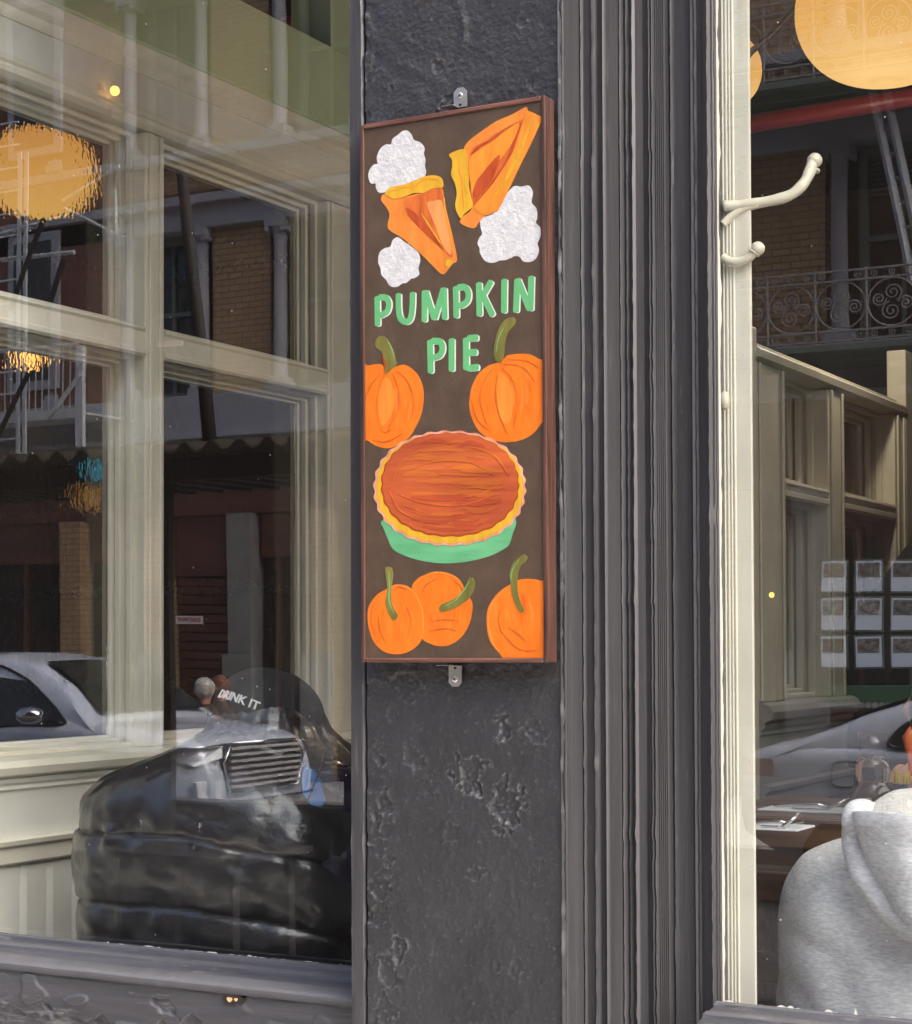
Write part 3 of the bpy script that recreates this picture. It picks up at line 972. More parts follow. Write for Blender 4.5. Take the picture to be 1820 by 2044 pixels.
c1 = dab('crust', [(330, 958), (375, 912), (480, 890), (560, 860), (640, 826), (720, 815), (775, 832), (795, 880), (787, 914), (740, 914), (690, 930), (640, 955), (560, 958), (480, 988), (400, 1002), (345, 978)], z5, 4, 'pie_ochre', s1)
stroke('brush_streak', [(370, 950), (470, 915), (560, 905), (640, 850), (730, 845), (775, 870)], .0024, z5, 5, 'pie_side', c1)
s2 = dab('pie_slice', [(960, 605), (1000, 540), (1090, 470), (1220, 382), (1340, 330), (1455, 268), (1475, 297), (1530, 320), (1580, 368), (1560, 430), (1480, 600), (1400, 760), (1320, 930), (1240, 1088), (1210, 1108), (1135, 1138), (1082, 1190), (1050, 1235), (1000, 1232), (932, 1195), (948, 1150), (1030, 1060), (1000, 800), (980, 680)], z5, 2, 'pie_orange', sign)
dab('filling', [(1005, 645), (1060, 578), (1250, 462), (1415, 372), (1430, 385), (1370, 600), (1250, 800), (1130, 985), (1037, 1062), (1012, 900), (1000, 760)], z5, 3, 'pie_red', s2)
dab('brush_streak', [(998, 742), (1030, 655), (1150, 572), (1395, 398), (1345, 560), (1240, 700), (1100, 860), (1035, 990), (1015, 860)], z5, 4, 'pie_side', s2)
dab('brush_streak', [(1235, 655), (1246, 690), (1180, 860), (1100, 960), (1033, 985), (1055, 880), (1110, 800)], z5, 5, 'pie_dark', s2)
stroke('brush_streak', [(1015, 650), (1080, 590), (1180, 530), (1290, 440)], .004, z5, 5, 'pie_dark', s2)
stroke('brush_streak', [(1425, 385), (1330, 640), (1200, 860), (1050, 1050)], .0022, z5, 5, 'pie_dark', s2)
dab('pie_side', [(1462, 300), (1530, 325), (1580, 370), (1480, 592), (1330, 900), (1240, 1080), (1210, 1104), (1135, 1134), (1045, 1060), (1180, 900), (1350, 640), (1440, 375)], z5, 4, 'pie_side', s2)
stroke('brush_streak', [(1500, 380), (1420, 600), (1290, 860), (1190, 1010)], .006, z5, 5, 'pie_ochre', s2)
c2 = dab('crust', [(842, 655), (870, 632), (960, 605), (985, 660), (990, 740), (1002, 830), (1000, 900), (1016, 980), (1032, 1057), (1000, 1095), (960, 1130), (937, 1160), (905, 1110), (893, 1050), (905, 960), (890, 880), (860, 812), (868, 740), (866, 690)], z5, 5, 'pie_ochre', s2)
stroke('brush_streak', [(930, 650), (925, 760), (950, 860), (955, 980), (965, 1090)], .0035, z5, 6, 'pie_side', c2)

# pumpkins, with ribs and stems
def pumpkin(outline, stem, lines, light=None, rim=None, mat='pumpkin_orange', hi=None, k=1):
    o = dab('painted_pumpkin', outline, z6, k, mat, sign)
    cx_, cy_ = np.mean(outline, 0)
    ex_, ey_ = (np.max(outline, 0) - np.min(outline, 0)) / 2
    rr_ = random.Random(int(cx_ + cy_))
    for i in range(12):                      # curved brush marks that follow the ribs
        q = rr_.uniform(-.72, .72)
        h0, h1 = sorted((rr_.uniform(-.65, .65), rr_.uniform(-.65, .65)))
        if h1 - h0 < .3: h1 = h0 + .3
        pts = [(min(max(cx_ + ex_ * q * math.sqrt(max(.05, 1 - h * h)) * .92, 112), 1104), cy_ + ey_ * h * .85) for h in (h0, h0 + (h1 - h0) * .33, h0 + (h1 - h0) * .66, h1)]
        stroke('brush_streak', pts, rr_.uniform(.003, .008), z6, k + 1 + .03 * i, rr_.choice(['pumpkin_stroke', 'pumpkin_stroke_deep']), o)
    if rim: stroke('rim_highlight', rim, .0032, z6, k + 1, 'pumpkin_light', o)
    if light: dab('rib_highlight', light, z6, k + 1.5, 'pumpkin_light', o)
    for l in lines: stroke('rib_line', l, .0022, z6, k + 2, 'pumpkin_line', o)
    s_ = dab('stem', stem, z6, k + 3, 'stem_green', o)
    if hi: stroke('stem_highlight', hi, .0024, z6, k + 4, 'stem_highlight', s_)
    return o
pumpkin([(90, 268), (140, 242), (200, 235), (240, 262), (280, 250), (330, 238), (380, 265), (415, 310), (435, 370), (437, 440), (425, 510), (395, 580), (355, 640), (300, 680), (240, 697), (180, 685), (130, 655), (90, 625)],
        [(172, 122), (185, 90), (210, 79), (235, 95), (262, 140), (280, 190), (288, 240), (265, 258), (235, 285), (221, 270), (226, 220), (207, 170), (180, 145)],
        [[(225, 290), (195, 350), (180, 440), (190, 560)], [(200, 290), (150, 350), (118, 430)], [(290, 270), (350, 330), (385, 430), (370, 540)], [(270, 285), (300, 380), (295, 500), (240, 590)], [(195, 580), (225, 610), (262, 590)], [(150, 650), (240, 660), (330, 610)]],
        [(225, 310), (255, 330), (278, 420), (262, 510), (215, 575), (190, 500), (195, 390)], hi=[(240, 105), (268, 165), (280, 235)])
pumpkin([(690, 430), (702, 360), (738, 290), (790, 245), (845, 225), (880, 203), (900, 186), (960, 178), (1020, 181), (1070, 205), (1125, 245), (1125, 500), (1085, 560), (1040, 615), (980, 650), (910, 663), (850, 660), (790, 640), (740, 600), (706, 540), (690, 480)],
        [(824, 178), (830, 110), (850, 45), (885, -8), (926, -24), (944, -4), (935, 22), (905, 58), (889, 100), (884, 150), (878, 192), (864, 224), (836, 218)],
        [[(820, 255), (770, 330), (750, 440), (790, 580)], [(870, 250), (930, 330), (955, 450), (930, 590)], [(850, 270), (835, 380), (850, 500), (900, 620)], [(880, 235), (980, 250), (1050, 330)], [(700, 430), (735, 540), (800, 600)], [(900, 210), (1000, 215), (1080, 260)]],
        [(850, 280), (900, 320), (925, 420), (915, 540), (880, 560), (845, 480), (838, 370)], hi=[(838, 170), (848, 100), (880, 30)])
sred = stroke('stem_shadow', [(215, 190), (226, 230), (230, 272)], .0045, z6, 5, 'stem_red', sign)
b2 = pumpkin([(372, 1466), (410, 1410), (470, 1386), (530, 1378), (590, 1392), (640, 1430), (668, 1482), (702, 1540), (705, 1590), (690, 1660), (650, 1730), (590, 1775), (530, 1786), (470, 1770), (428, 1740), (410, 1660), (400, 1560)],
             [(525, 1576), (540, 1555), (600, 1530), (650, 1488), (674, 1440), (692, 1408), (718, 1426), (712, 1480), (680, 1530), (620, 1570), (560, 1592), (532, 1592)],
             [[(600, 1420), (650, 1470), (630, 1530)], [(480, 1650), (560, 1640), (640, 1650)], [(470, 1700), (560, 1690), (620, 1700)], [(430, 1500), (450, 1450), (520, 1410)]], rim=[(390, 1440), (460, 1390), (540, 1382), (620, 1412), (662, 1470)], hi=[(545, 1568), (610, 1535), (665, 1470), (690, 1425)])
pumpkin([(130, 1622), (140, 1560), (180, 1505), (225, 1476), (270, 1450), (312, 1446), (360, 1462), (402, 1510), (430, 1580), (438, 1660), (430, 1740), (395, 1790), (340, 1822), (280, 1830), (220, 1815), (170, 1770), (140, 1700)],
        [(228, 1366), (240, 1350), (262, 1356), (270, 1390), (262, 1460), (262, 1540), (280, 1590), (297, 1615), (285, 1640), (265, 1635), (240, 1590), (230, 1540), (240, 1470)],
        [[(270, 1490), (300, 1460), (350, 1475)], [(190, 1620), (200, 1700), (240, 1770)], [(340, 1560), (370, 1640), (350, 1740)], [(160, 1560), (150, 1640), (175, 1730)]], rim=[(285, 1452), (350, 1462), (400, 1515), (432, 1610), (434, 1720)], hi=[(247, 1365), (252, 1460), (250, 1540), (280, 1610)], k=2)
pumpkin([(785, 1602), (810, 1540), (850, 1490), (905, 1450), (960, 1421), (1020, 1415), (1080, 1426), (1125, 1460), (1125, 1858), (902, 1858), (850, 1820), (805, 1762), (786, 1690)],
        [(914, 1430), (911, 1390), (930, 1330), (965, 1296), (990, 1281), (1008, 1296), (1000, 1320), (970, 1350), (955, 1400), (955, 1470), (970, 1540), (992, 1588), (970, 1598), (945, 1560), (925, 1500)],
        [[(980, 1490), (1000, 1580), (990, 1620)], [(860, 1700), (960, 1800), (1060, 1810)], [(900, 1680), (960, 1720), (1000, 1760)], [(870, 1560), (850, 1640), (870, 1720)]], rim=[(890, 1465), (820, 1545), (793, 1640), (820, 1770), (880, 1840)], hi=[(920, 1420), (925, 1370), (965, 1308)])
# the whole pie in its green dish
dish = dab('pie_dish', [(208, 1098), (216, 1135), (240, 1192), (270, 1252), (345, 1292), (450, 1320), (560, 1330), (680, 1320), (800, 1290), (880, 1250), (908, 1225), (926, 1170), (944, 1092), (880, 1040), (583, 980), (300, 1040)], z6, 1, 'dish_green', sign)
def oval(cx, cy, rx, ry, amp, nsc, ph=0):
    pts = []
    for a in np.linspace(0, 2 * math.pi, 200)[:-1]:
        r = 1 + amp * math.sin(nsc * a + ph + .6 * math.sin(3 * a))
        ca, sa = math.cos(a), math.sin(a)
        q = (abs(ca) ** 2.15 + abs(sa) ** 2.15) ** (-1 / 2.15)
        pts.append((cx + rx * r * q * ca, cy + ry * r * q * sa))
    return pts
pie = dab('painted_pie', oval(581, 917, 416, 315, .013, 30), z6, 3, 'crust_pink', sign, smooth=False)
dab('crust', oval(582, 917, 404, 303, .013, 30), z6, 4, 'pie_ochre', pie, smooth=False)
dab('filling_edge', oval(584, 898, 378, 285, .010, 27, 1), z6, 5, 'stem_red', pie, smooth=False)
dab('filling', oval(585, 895, 371, 279, .010, 27, 1), z6, 6, 'custard', pie, smooth=False)
rnd = random.Random(11)
for i in range(34):                          # long brush strokes across the custard
    yy = rnd.uniform(-.82, .82)
    hw_ = math.sqrt(1 - yy * yy) * .82
    xa_ = rnd.uniform(-hw_, hw_ * .3)
    xb_ = min(hw_, xa_ + rnd.uniform(.4, 1.1))
    bow = .10 * yy
    pts = [(585 + 365 * (xa_ + (xb_ - xa_) * t), 895 + 272 * (yy + bow * (1 - 4 * (t - .5) ** 2) + .02 * rnd.uniform(-1, 1))) for t in (0, .33, .66, 1)]
    mt_ = rnd.choice(['custard_mid', 'custard_deep'] if abs(yy + .15) > .35 else ['custard_glow', 'custard_mid', 'custard_glow'])
    stroke('brush_streak', pts, rnd.uniform(.004, .011), z6, 7 + .04 * i, mt_, pie)
if 0: dab('filling_glow', [(330, 900), (400, 800), (520, 758), (680, 762), (800, 815), (858, 880), (800, 925), (640, 950), (480, 950), (390, 935)], z6, 7, 'custard_glow', pie)
for l in ([(300, 950), (450, 1000), (640, 1010), (820, 960)], [(270, 880), (320, 780), (440, 700), (600, 670)], [(330, 1010), (480, 1060), (660, 1060)], [(360, 820), (500, 770), (700, 775), (830, 850)], [(600, 960), (740, 955), (860, 890)], [(700, 690), (830, 740), (910, 850)], [(250, 930), (300, 1030), (400, 1090)]):
    stroke('brush_ridge', l, .0022, z6, 9, 'custard_glow' if l[0][1] < 900 else 'pie_red', pie)
# lettering
LET = [  # PUMPKIN
    [[(266, 1796), (270, 2012)], [(285, 1793), (335, 1796), (359, 1840), (348, 1900), (310, 1930), (285, 1936)]],
    [[(436, 1772), (438, 1890), (452, 1958), (490, 1988), (530, 1966), (546, 1880), (550, 1762)]],
    [[(646, 1748), (644, 1978)], [(656, 1750), (722, 1958)], [(728, 1958), (795, 1730)], [(802, 1728), (807, 1958)]],
    [[(895, 1716), (900, 1946)], [(915, 1713), (965, 1712), (995, 1752), (990, 1815), (955, 1850), (916, 1860)]],
    [[(1081, 1684), (1085, 1932)], [(1176, 1670), (1112, 1780)], [(1116, 1782), (1188, 1932)]],
    [[(1284, 1658), (1281, 1906)]],
    [[(1388, 1655), (1378, 1902)], [(1394, 1655), (1484, 1884)], [(1500, 1634), (1494, 1888)]]]
LET6 = [[[(473, 110), (477, 276)], [(486, 108), (528, 112), (541, 148), (526, 186), (488, 200)]],
        [[(592, 102), (592, 266)]],
        [[(670, 98), (672, 258)], [(684, 94), (730, 90)], [(684, 172), (724, 169)], [(686, 258), (734, 252)]]]
for letters, z, wz, dx, dy in ((LET, z5, .0118, 12, 4), (LET6, z6, .0122, 8, 3)):
    for L in letters:
        g = multi('letter', [ribbon(s_, wz * (.93 if len(s_) == 2 else .9), z) for s_ in L], 2, 'letter_green', sign)
        multi('letter_highlight', [ribbon([(a + dx, b + dy) for a, b in s_], wz * .82, z) for s_ in L], 1, 'letter_white', g)

# metal mounting tabs and screws
def tab(u0, u1, vt, vb, up):
    a, b = on_y(u0, (vt + vb) / 2, -.004), on_y(u1, (vt + vb) / 2, -.004)
    zt, zb = on_y(u0, vt, -.004).z, on_y(u0, vb, -.004).z
    wd = b.x - a.x
    c = wd * .28
    o = [(a.x, zb), (b.x, zb), (b.x, zt - c), (b.x - c, zt), (a.x + c, zt), (a.x, zt - c)] if up else [(a.x, zt), (b.x, zt), (b.x, zb + c), (b.x - c, zb), (a.x + c, zb), (a.x, zb + c)]
    p = plate('mounting_tab', o, -.005, .0015, M['zinc'], sign)
    cx, cz = (a.x + b.x) / 2, (zt - wd * .55) if up else (zb + wd * .5)
    sc = []
    for r, y in ((.0052, -.0052), (.0052, -.0066), (.0036, -.0078), (.0012, -.008)):
        sc.append([(cx + r * math.cos(t), y, cz + r * math.sin(t)) for t in np.linspace(0, 2 * math.pi, 17)[:-1]])
    MB().loft(sc).obj('screw', M['steel'], p, auto=40)
    sl_ = MB()
    for ang in (.5, .5 + math.pi / 2):
        dx_, dz_ = math.cos(ang), math.sin(ang)
        q = [(cx + s1_ * .003 * dx_ - s2_ * .0006 * dz_, -.0083, cz + s1_ * .003 * dz_ + s2_ * .0006 * dx_) for s1_, s2_ in ((-1, -1), (1, -1), (1, 1), (-1, 1))]
        sl_.add(q, [(0, 1, 2, 3)])
    sl_.obj('screw_slot', M['car_dark'], p)
    hz = zb + .004 if up else zt - .004
    MB().loft([[(cx + .003 * math.cos(t), -.0053, hz + .002 * math.sin(t)) for t in np.linspace(0, 2 * math.pi, 11)[:-1]], [(cx + .003 * math.cos(t), -.0045, hz + .002 * math.sin(t)) for t in np.linspace(0, 2 * math.pi, 11)[:-1]]]).obj('slot_hole', M['car_dark'], p)
    # folded foot behind the board edge
    box_obj('tab_foot', (a.x - .012, -.026, (zb - .001 if up else zt)), (a.x + .010, -.0052, (zb if up else zt + .001)), M['zinc'], p, bevel=0)
tab(906, 932, 177, 216, True)
tab(896, 922, 1328, 1370, False)

# ================================================================== INSIDE: the glazed partitions
def WY(u, v=900, x=-2.9): return on_x(u, v, x).y
def WZ(u, v, x=-2.9): return on_x(u, v, x).z
def moulded_rail(name, x, y0, y1, prof, mat, parent):
    """prof: (out, z) section of a rail running along y; out is metres in front of the wall face at x"""
    a = [(x + o, y0, z) for o, z in prof]
    b = [(x + o, y1, z) for o, z in prof]
    return MB().loft([a, b]).obj(name, mat, parent, auto=30)

def partition(name, label, X, ycols, posts, zs, y0, y1, has_top, extra, panel='white_paint', cm='cream'):
    """ycols: (y0, y1) of the pane openings; zs: sill, mid rail bottom/top, head of openings"""
    P = thing(name, label, 'partition', (X, y0, FL))
    c = M[cm]
    zsill, zm0, zm1, zh = zs
    th = .12
    for a, b in posts:
        box_obj('post', (X - th, a, zsill), (X, b, zh), c, P, bevel=.004)
        mb = MB()                            # bead lines on the post face
        if b - a > .07:
            mb.box((X + .0005, a + .012, zsill + .002), (X + .007, a + .024, zh - .002)).box((X + .0005, b - .024, zsill + .002), (X + .007, b - .012, zh - .002))
            mb.obj('bead', c, P, bevel=.003)
    for a, b in ycols:
        # mid rail with nosings
        moulded_rail('mid_rail', X, a + .0005, b - .0005, [(-th, zm0 + .004), (-.02, zm0 + .004), (-.018, zm0 - .006), (-.004, zm0 - .010), (.004, zm0 - .004), (.004, zm0 + .006), (-.002, zm0 + .010), (-.002, zm1 - .012), (.005, zm1 - .006), (.003, zm1), (-.02, zm1 + .004), (-th, zm1 + .004)], c, P)
        for q0, q1 in ((zsill, zm0 - .004), (zm1, zh)):
            for dep, ins in ((-.035, .012), (-.062, .022), (-.085, .030)):     # stepped stops round the pane
                mb = MB()
                d0 = -th + .004 if dep == -.085 else dep - .018
                mb.box((X + d0, a, q0), (X + dep, a + ins, q1)).box((X + d0, b - ins, q0), (X + dep, b, q1))
                mb.box((X + d0, a + ins, q0), (X + dep, b - ins, q0 + ins)).box((X + d0, a + ins, q1 - ins), (X + dep, b - ins, q1))
                mb.obj('glazing_bead', c, P, bevel=.003)
            box_obj('pane', (X - .100, a + .031, q0 + .031), (X - .094, b - .031, q1 - .031), M['rain'], P, bevel=0)
    # sill nosing, apron panel, chair rail, boards
    zb = zsill
    moulded_rail('sill', X, y0, y1, [(-th, zb - .045), (.012, zb - .045), (.030, zb - .036), (.034, zb - .020), (.026, zb - .006), (.008, zb), (-th, zb)], M[panel] if panel != 'white_paint' else c, P)
    moulded_rail('apron', X, y0, y1, [(-th, zb - .18), (0, zb - .18), (0, zb - .075), (.008, zb - .070), (.004, zb - .062), (.014, zb - .055), (.016, zb - .0455), (-th, zb - .0455)], M[panel], P)
    moulded_rail('chair_rail', X, y0, y1, [(-th, zb - .240), (.008, zb - .240), (.014, zb - .234), (.014, zb - .200), (.024, zb - .194), (.026, zb - .184), (.016, zb - .1805), (-th, zb - .1805)], M[panel] if panel != 'white_paint' else c, P)
    y = y0
    bw = .088
    while y < y1 - .01:
        yb = min(y + bw, y1)
        prof = [(y + .0005, -.006), (y + .004, 0), (yb - .020, 0), (yb - .018, -.010), (yb - .014, -.009), (yb - .009, .003), (yb - .004, -.009), (yb - .0005, -.010)]
        a = [(X + o, yy, FL) for yy, o in prof] + [(X - .03, yb - .0005, FL), (X - .03, y + .0005, FL)]
        b = [(p[0], p[1], zb - .2405) for p in a]
        MB().loft([a, b]).obj('board', M[panel], P, auto=30)
        y = yb
    box_obj('backing', (X - .06, y0, FL), (X - .031, y1, zb - .241), M['dark_wall'], P, bevel=0)
    if has_top: extra(P, zh)
    return P

X1 = -2.9
def top1(P, zh):
    c = M['cream']
    y0, y1 = .30, 6.0
    moulded_rail('head_moulding', X1, y0, 1.95, [(-.12, zh), (-.05, zh), (-.045, zh + .006), (-.008, zh + .006), (.006, zh + .016), (.010, zh + .026), (.004, zh + .034), (.010, zh + .040), (.010, zh + .052), (0, zh + .056), (-.12, zh + .056)], c, P)
    zg = WZ(300, 113)
    box_obj('header', (X1 - .12, y0, zh + .0565), (X1, 1.95, zg - .055), M['white_paint'], P, bevel=0)
    moulded_rail('crown_moulding', X1, y0, 1.95, [(-.1, zg - .0545), (.004, zg - .0545), (.012, zg - .040), (.014, zg - .030), (.030, zg - .020), (.036, zg - .006), (.040, zg - .0005), (-.1, zg - .0005)], c, P)
    zt = WZ(687, 106, X1 + .05)
    box_obj('beam', (X1 - .12, y0, zg), (X1 + .05, 2.4, zt), M['green_beam'], P, bevel=.004)
    ya, yb = on_x(649, 40, X1).y, on_x(649, 40, X1).y + .16
    box_obj('beam_post', (X1 - .12, ya, zt + .0005), (X1 + .02, yb, 4.45), M['green_beam'], P, bevel=.003)
partition('glazed_partition', 'tall cream glazed partition with rippled panes behind the man in the black puffer', X1,
          [(.33, WY(290)), (WY(328), WY(655))], [(.25, .33), (WY(290), WY(328)), (WY(655), 1.95)],
          (WZ(300, 1490), WZ(300, 705), WZ(300, 655), WZ(300, 265)), .25, 1.95, True, top1)

X2 = -1.40
def top2(P, zh):
    c = M['shaded_cream']
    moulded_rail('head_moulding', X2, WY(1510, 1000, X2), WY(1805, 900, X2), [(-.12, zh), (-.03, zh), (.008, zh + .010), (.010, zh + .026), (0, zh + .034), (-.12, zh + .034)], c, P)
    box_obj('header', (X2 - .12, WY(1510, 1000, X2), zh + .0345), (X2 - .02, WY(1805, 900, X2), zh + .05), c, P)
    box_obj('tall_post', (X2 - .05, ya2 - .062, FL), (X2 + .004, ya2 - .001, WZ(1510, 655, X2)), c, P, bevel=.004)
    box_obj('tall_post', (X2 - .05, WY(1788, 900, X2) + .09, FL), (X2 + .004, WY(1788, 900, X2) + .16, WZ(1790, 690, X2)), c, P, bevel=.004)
ya2 = WY(1510, 1000, X2)
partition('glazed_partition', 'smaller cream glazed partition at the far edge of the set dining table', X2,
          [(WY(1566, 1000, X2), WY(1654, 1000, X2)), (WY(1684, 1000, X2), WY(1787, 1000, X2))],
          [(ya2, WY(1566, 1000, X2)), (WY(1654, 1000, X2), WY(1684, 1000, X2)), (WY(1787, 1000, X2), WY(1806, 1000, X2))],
          (WZ(1640, 1392, X2), WZ(1600, 992, X2), WZ(1600, 966, X2), WZ(1567, 742, X2)), ya2, WY(1806, 1000, X2), True, top2, 'shaded_panel', 'shaded_cream')

# green cross beam wall above and pipes
def pipe(name, label, ua, va, ub, vb, y, r, mat):
    a, b = on_y(ua, va, y), on_y(ub, vb, y)
    d = (b - a)
    o = MB().tube([a - d * .6, b + d * .6], r, 14).obj(name, mat, None, smooth=True)
    tag(o, label, 'pipe')
    return settle(o, a)
pipe('sprinkler_pipe', 'red sprinkler pipe above the sage green beam', 540, 52, 650, 36, 3.2, .028, M['red_pipe'])
pipe('sprinkler_pipe', 'long red sprinkler pipe below the lanterns in the right window', 1500, 247, 1820, 193, 2.9, .029, M['red_pipe'])
MBp = MB().tube([on_y(552, -60, 3.2), on_y(552, 50, 3.2)], .008, 8).obj('pipe_hanger', M['steel'])
tag(MBp, 'thin steel hanger rod holding the red pipe above the green beam', 'rod')

# lanterns
def lantern(c, rx, rz, label, group='lit paper lanterns'):
    t = thing('paper_lantern', label, 'lamp', c, group)
    prof = []
    for k in range(33):
        a = -math.pi / 2 + math.pi * k / 32
        r = rx * max(0, math.cos(a)) ** .82
        zz = rz * math.sin(a)
        prof.append((max(r, .035), zz))
    MB().lathe(prof, c, 48).obj('shade', M['lantern'], t, smooth=True)
    MB().lathe([(.04, rz - .004), (.045, rz + .012), (.02, rz + .03), (.006, rz + .05)], c, 16).obj('cap', M['car_dark'], t, smooth=True)
    MB().tube([(c[0], c[1], c[2] + rz + .04), (c[0], c[1], 4.45)], .005, 8).obj('cord', M['car_dark'], t, smooth=True)
    if 'rippled' in label: return t
    ld = bpy.data.lights.new('bulb_light', 'POINT')
    ld.energy = 6
    ld.color = (1, .86, .70)
    ld.shadow_soft_size = .05
    lo = bpy.data.objects.new('bulb_light', ld)
    COL.objects.link(lo)
    lo.parent = t
    lo.location = (0, 0, -rz - .30)
    return t
g1 = on_y(1768, 20, 1.75)
k1 = (g1.y + 2.7) / .95 / FPX
lantern(tuple(g1), 174 * k1, 141 * k1, 'largest amber paper lantern, top right behind the right window')
g2 = on_y(1447, 142, 4.4)
k2 = (g2.y + 2.7) / .94 / FPX
lantern(tuple(g2), 73 * k2, 72 * k2, 'small far amber lantern half hidden by the cream casing above the coat hook')
g3 = on_y(78, 345, 2.2)
k3 = (g3.y + 2.7) / .77 / FPX
lantern(tuple(g3), 112 * k3, 88 * k3, 'amber lantern blurred by rippled glass, left window')
cb = MB().tube([on_y(u, v, 3.4) for u, v in ((1470, 140), (1500, 102), (1545, 65), (1600, 5), (1640, -50))], .012, 8).obj('lamp_cable', M['car_dark'], None, smooth=True)
tag(cb, 'black cable swagged up towards the largest amber lantern', 'cable')

def bulb(p, r, mat, label, nm='small_bulb', cat='bulb'):
    o = MB().lathe([(r * math.cos(a) if abs(a) < 1.5 else r * .05, r * math.sin(a)) for a in np.linspace(-math.pi / 2, math.pi / 2, 12)], tuple(p), 14).obj(nm, M[mat], None, smooth=True)
    tag(o, label, cat)
    return settle(o, p)
hb = bulb(on_x(229, 181, X1 + .03), .012, 'bulb', 'small bright bulb on the cream header above the glazed partition')
bulb(on_y(58, 716, 3.4), .045, 'bulb', 'warm bulb sparkling through the rippled glass in the left window')
o = bulb(on_y(200, 938, 3.4), .05, 'blue_glow', 'blue glow seen through the rippled glass, beside the pane edge', 'blue_lamp', 'lamp')
o = bulb(on_y(180, 992, 3.6), .06, 'dull_glow', 'dull orange glow under the blue one behind the rippled glass', 'orange_lamp', 'lamp')
bulb(on_y(1540, 1187, 1.15), .006, 'bulb', 'tiny warm bulb on the cream post left of the dark panes')
bulb(on_y(1605, 1187, 2.4), .006, 'bulb', 'tiny pinkish bulb seen in the dark pane right of the cream post')

# dark shapes beyond the rippled panes: a dresser with shelves
dr = thing('wall_dresser', 'dark wooden dresser dimly seen through the rippled panes', 'dresser', (-5.2, 4.5, FL))
box_obj('carcass', (-6.6, 4.2, FL), (-3.6, 4.7, 2.3), M['shop_wood'], dr)
for z in (1.0, 1.45, 1.9):
    box_obj('shelf', (-6.5, 3.98, z), (-3.7, 4.1995, z + .03), M['wood_table'], dr)

# coat hook
hk = thing('coat_hook', 'cream double coat hook on the cream window casing', 'hook', tuple(on_y(1446, 470, yc - .012)))
def hpath(pts, y0, y1):
    n = len(pts)
    return [on_y(u, v, y0 + (y1 - y0) * i / (n - 1)) for i, (u, v) in enumerate(pts)]
yh = yc - .004
up = crom([tuple(p) for p in hpath([(1443, 411), (1480, 409), (1530, 402), (1575, 390), (1602, 368), (1616, 342), (1623, 318)], yh + .004, yh + .075)], 6, False)
MB().tube(up, [.0085 + .0012 * math.sin(i * .9) * .4 + .0015 * (i / len(up)) for i in range(len(up))], 14).obj('upper_arm', M['hook'], hk, smooth=True)
br_ = crom([tuple(p) for p in hpath([(1442, 448), (1458, 432), (1480, 418), (1512, 408)], yh + .004, yh + .022)], 6, False)
MB().tube(br_, .0065, 12).obj('brace', M['hook'], hk, smooth=True)
lo_ = crom([tuple(p) for p in hpath([(1441, 512), (1456, 521), (1476, 522), (1496, 513), (1509, 500)], yh + .002, yh + .010)], 6, False)
MB().tube(lo_, .0075, 12).obj('lower_arm', M['hook'], hk, smooth=True)
def ball(u, v, y, r, nm='ball'):
    c = on_y(u, v, y)
    prof = [(max(.0004, r * math.cos(a)), r * math.sin(a)) for a in np.linspace(-math.pi / 2, math.pi / 2, 14)]
    MB().lathe(prof, tuple(c), 20).obj(nm, M['hook'], hk, smooth=True)
ball(1626, 320, yh + .075, .0125)
MB().tube([on_y(1621, 342, yh + .074), on_y(1622, 337, yh + .0745)], .0125, 14).obj('collar', M['hook'], hk, smooth=True)
ball(1512, 496, yh + .010, .0118)
MB().tube([on_y(1504, 506, yh + .0095), on_y(1506, 503, yh + .010)], .0105, 14).obj('collar', M['hook'], hk, smooth=True)
kn = on_y(1446, 799, yh)
MB().lathe([(.001, -.016), (.007, -.012), (.009, 0), (.007, .012), (.001, .016)], (kn.x, kn.y, kn.z), 12).obj('latch_knob', M['hook'], rw, smooth=True)

# ================================================================== INSIDE: table, things on it, seats
ZT = on_y(1600, 1605, 1.0).z
tb = thing('dining_table', 'dark oiled wood dining table set for a meal behind the right window', 'table', (-.95, .9, FL))
TX0, TX1, TY0, TY1 = -1.36, .3, .72, 1.185
for k in range(4):
    ya_, yb_ = TY0 + (TY1 - TY0) * k / 4, TY0 + (TY1 - TY0) * (k + 1) / 4
    box_obj('plank', (TX0, ya_ + .0008, ZT - .038), (TX1, yb_ - .0008, ZT), M['wood_table'], tb, bevel=.002)
box_obj('apron', (TX0 + .05, TY0 + .03, ZT - .125), (TX1 - .05, TY0 + .055, ZT - .0385), M['wood_chair'], tb)
box_obj('apron', (TX0 + .05, TY1 - .055, ZT - .125), (TX1 - .05, TY1 - .03, ZT - .0385), M['wood_chair'], tb)
for xx in (TX0 + .06, TX1 - .12):
    for yy in (TY0 + .035, TY1 - .09):
        box_obj('leg', (xx, yy + .0255, FL), (xx + .06, yy + .07, ZT - .039), M['wood_chair'], tb)
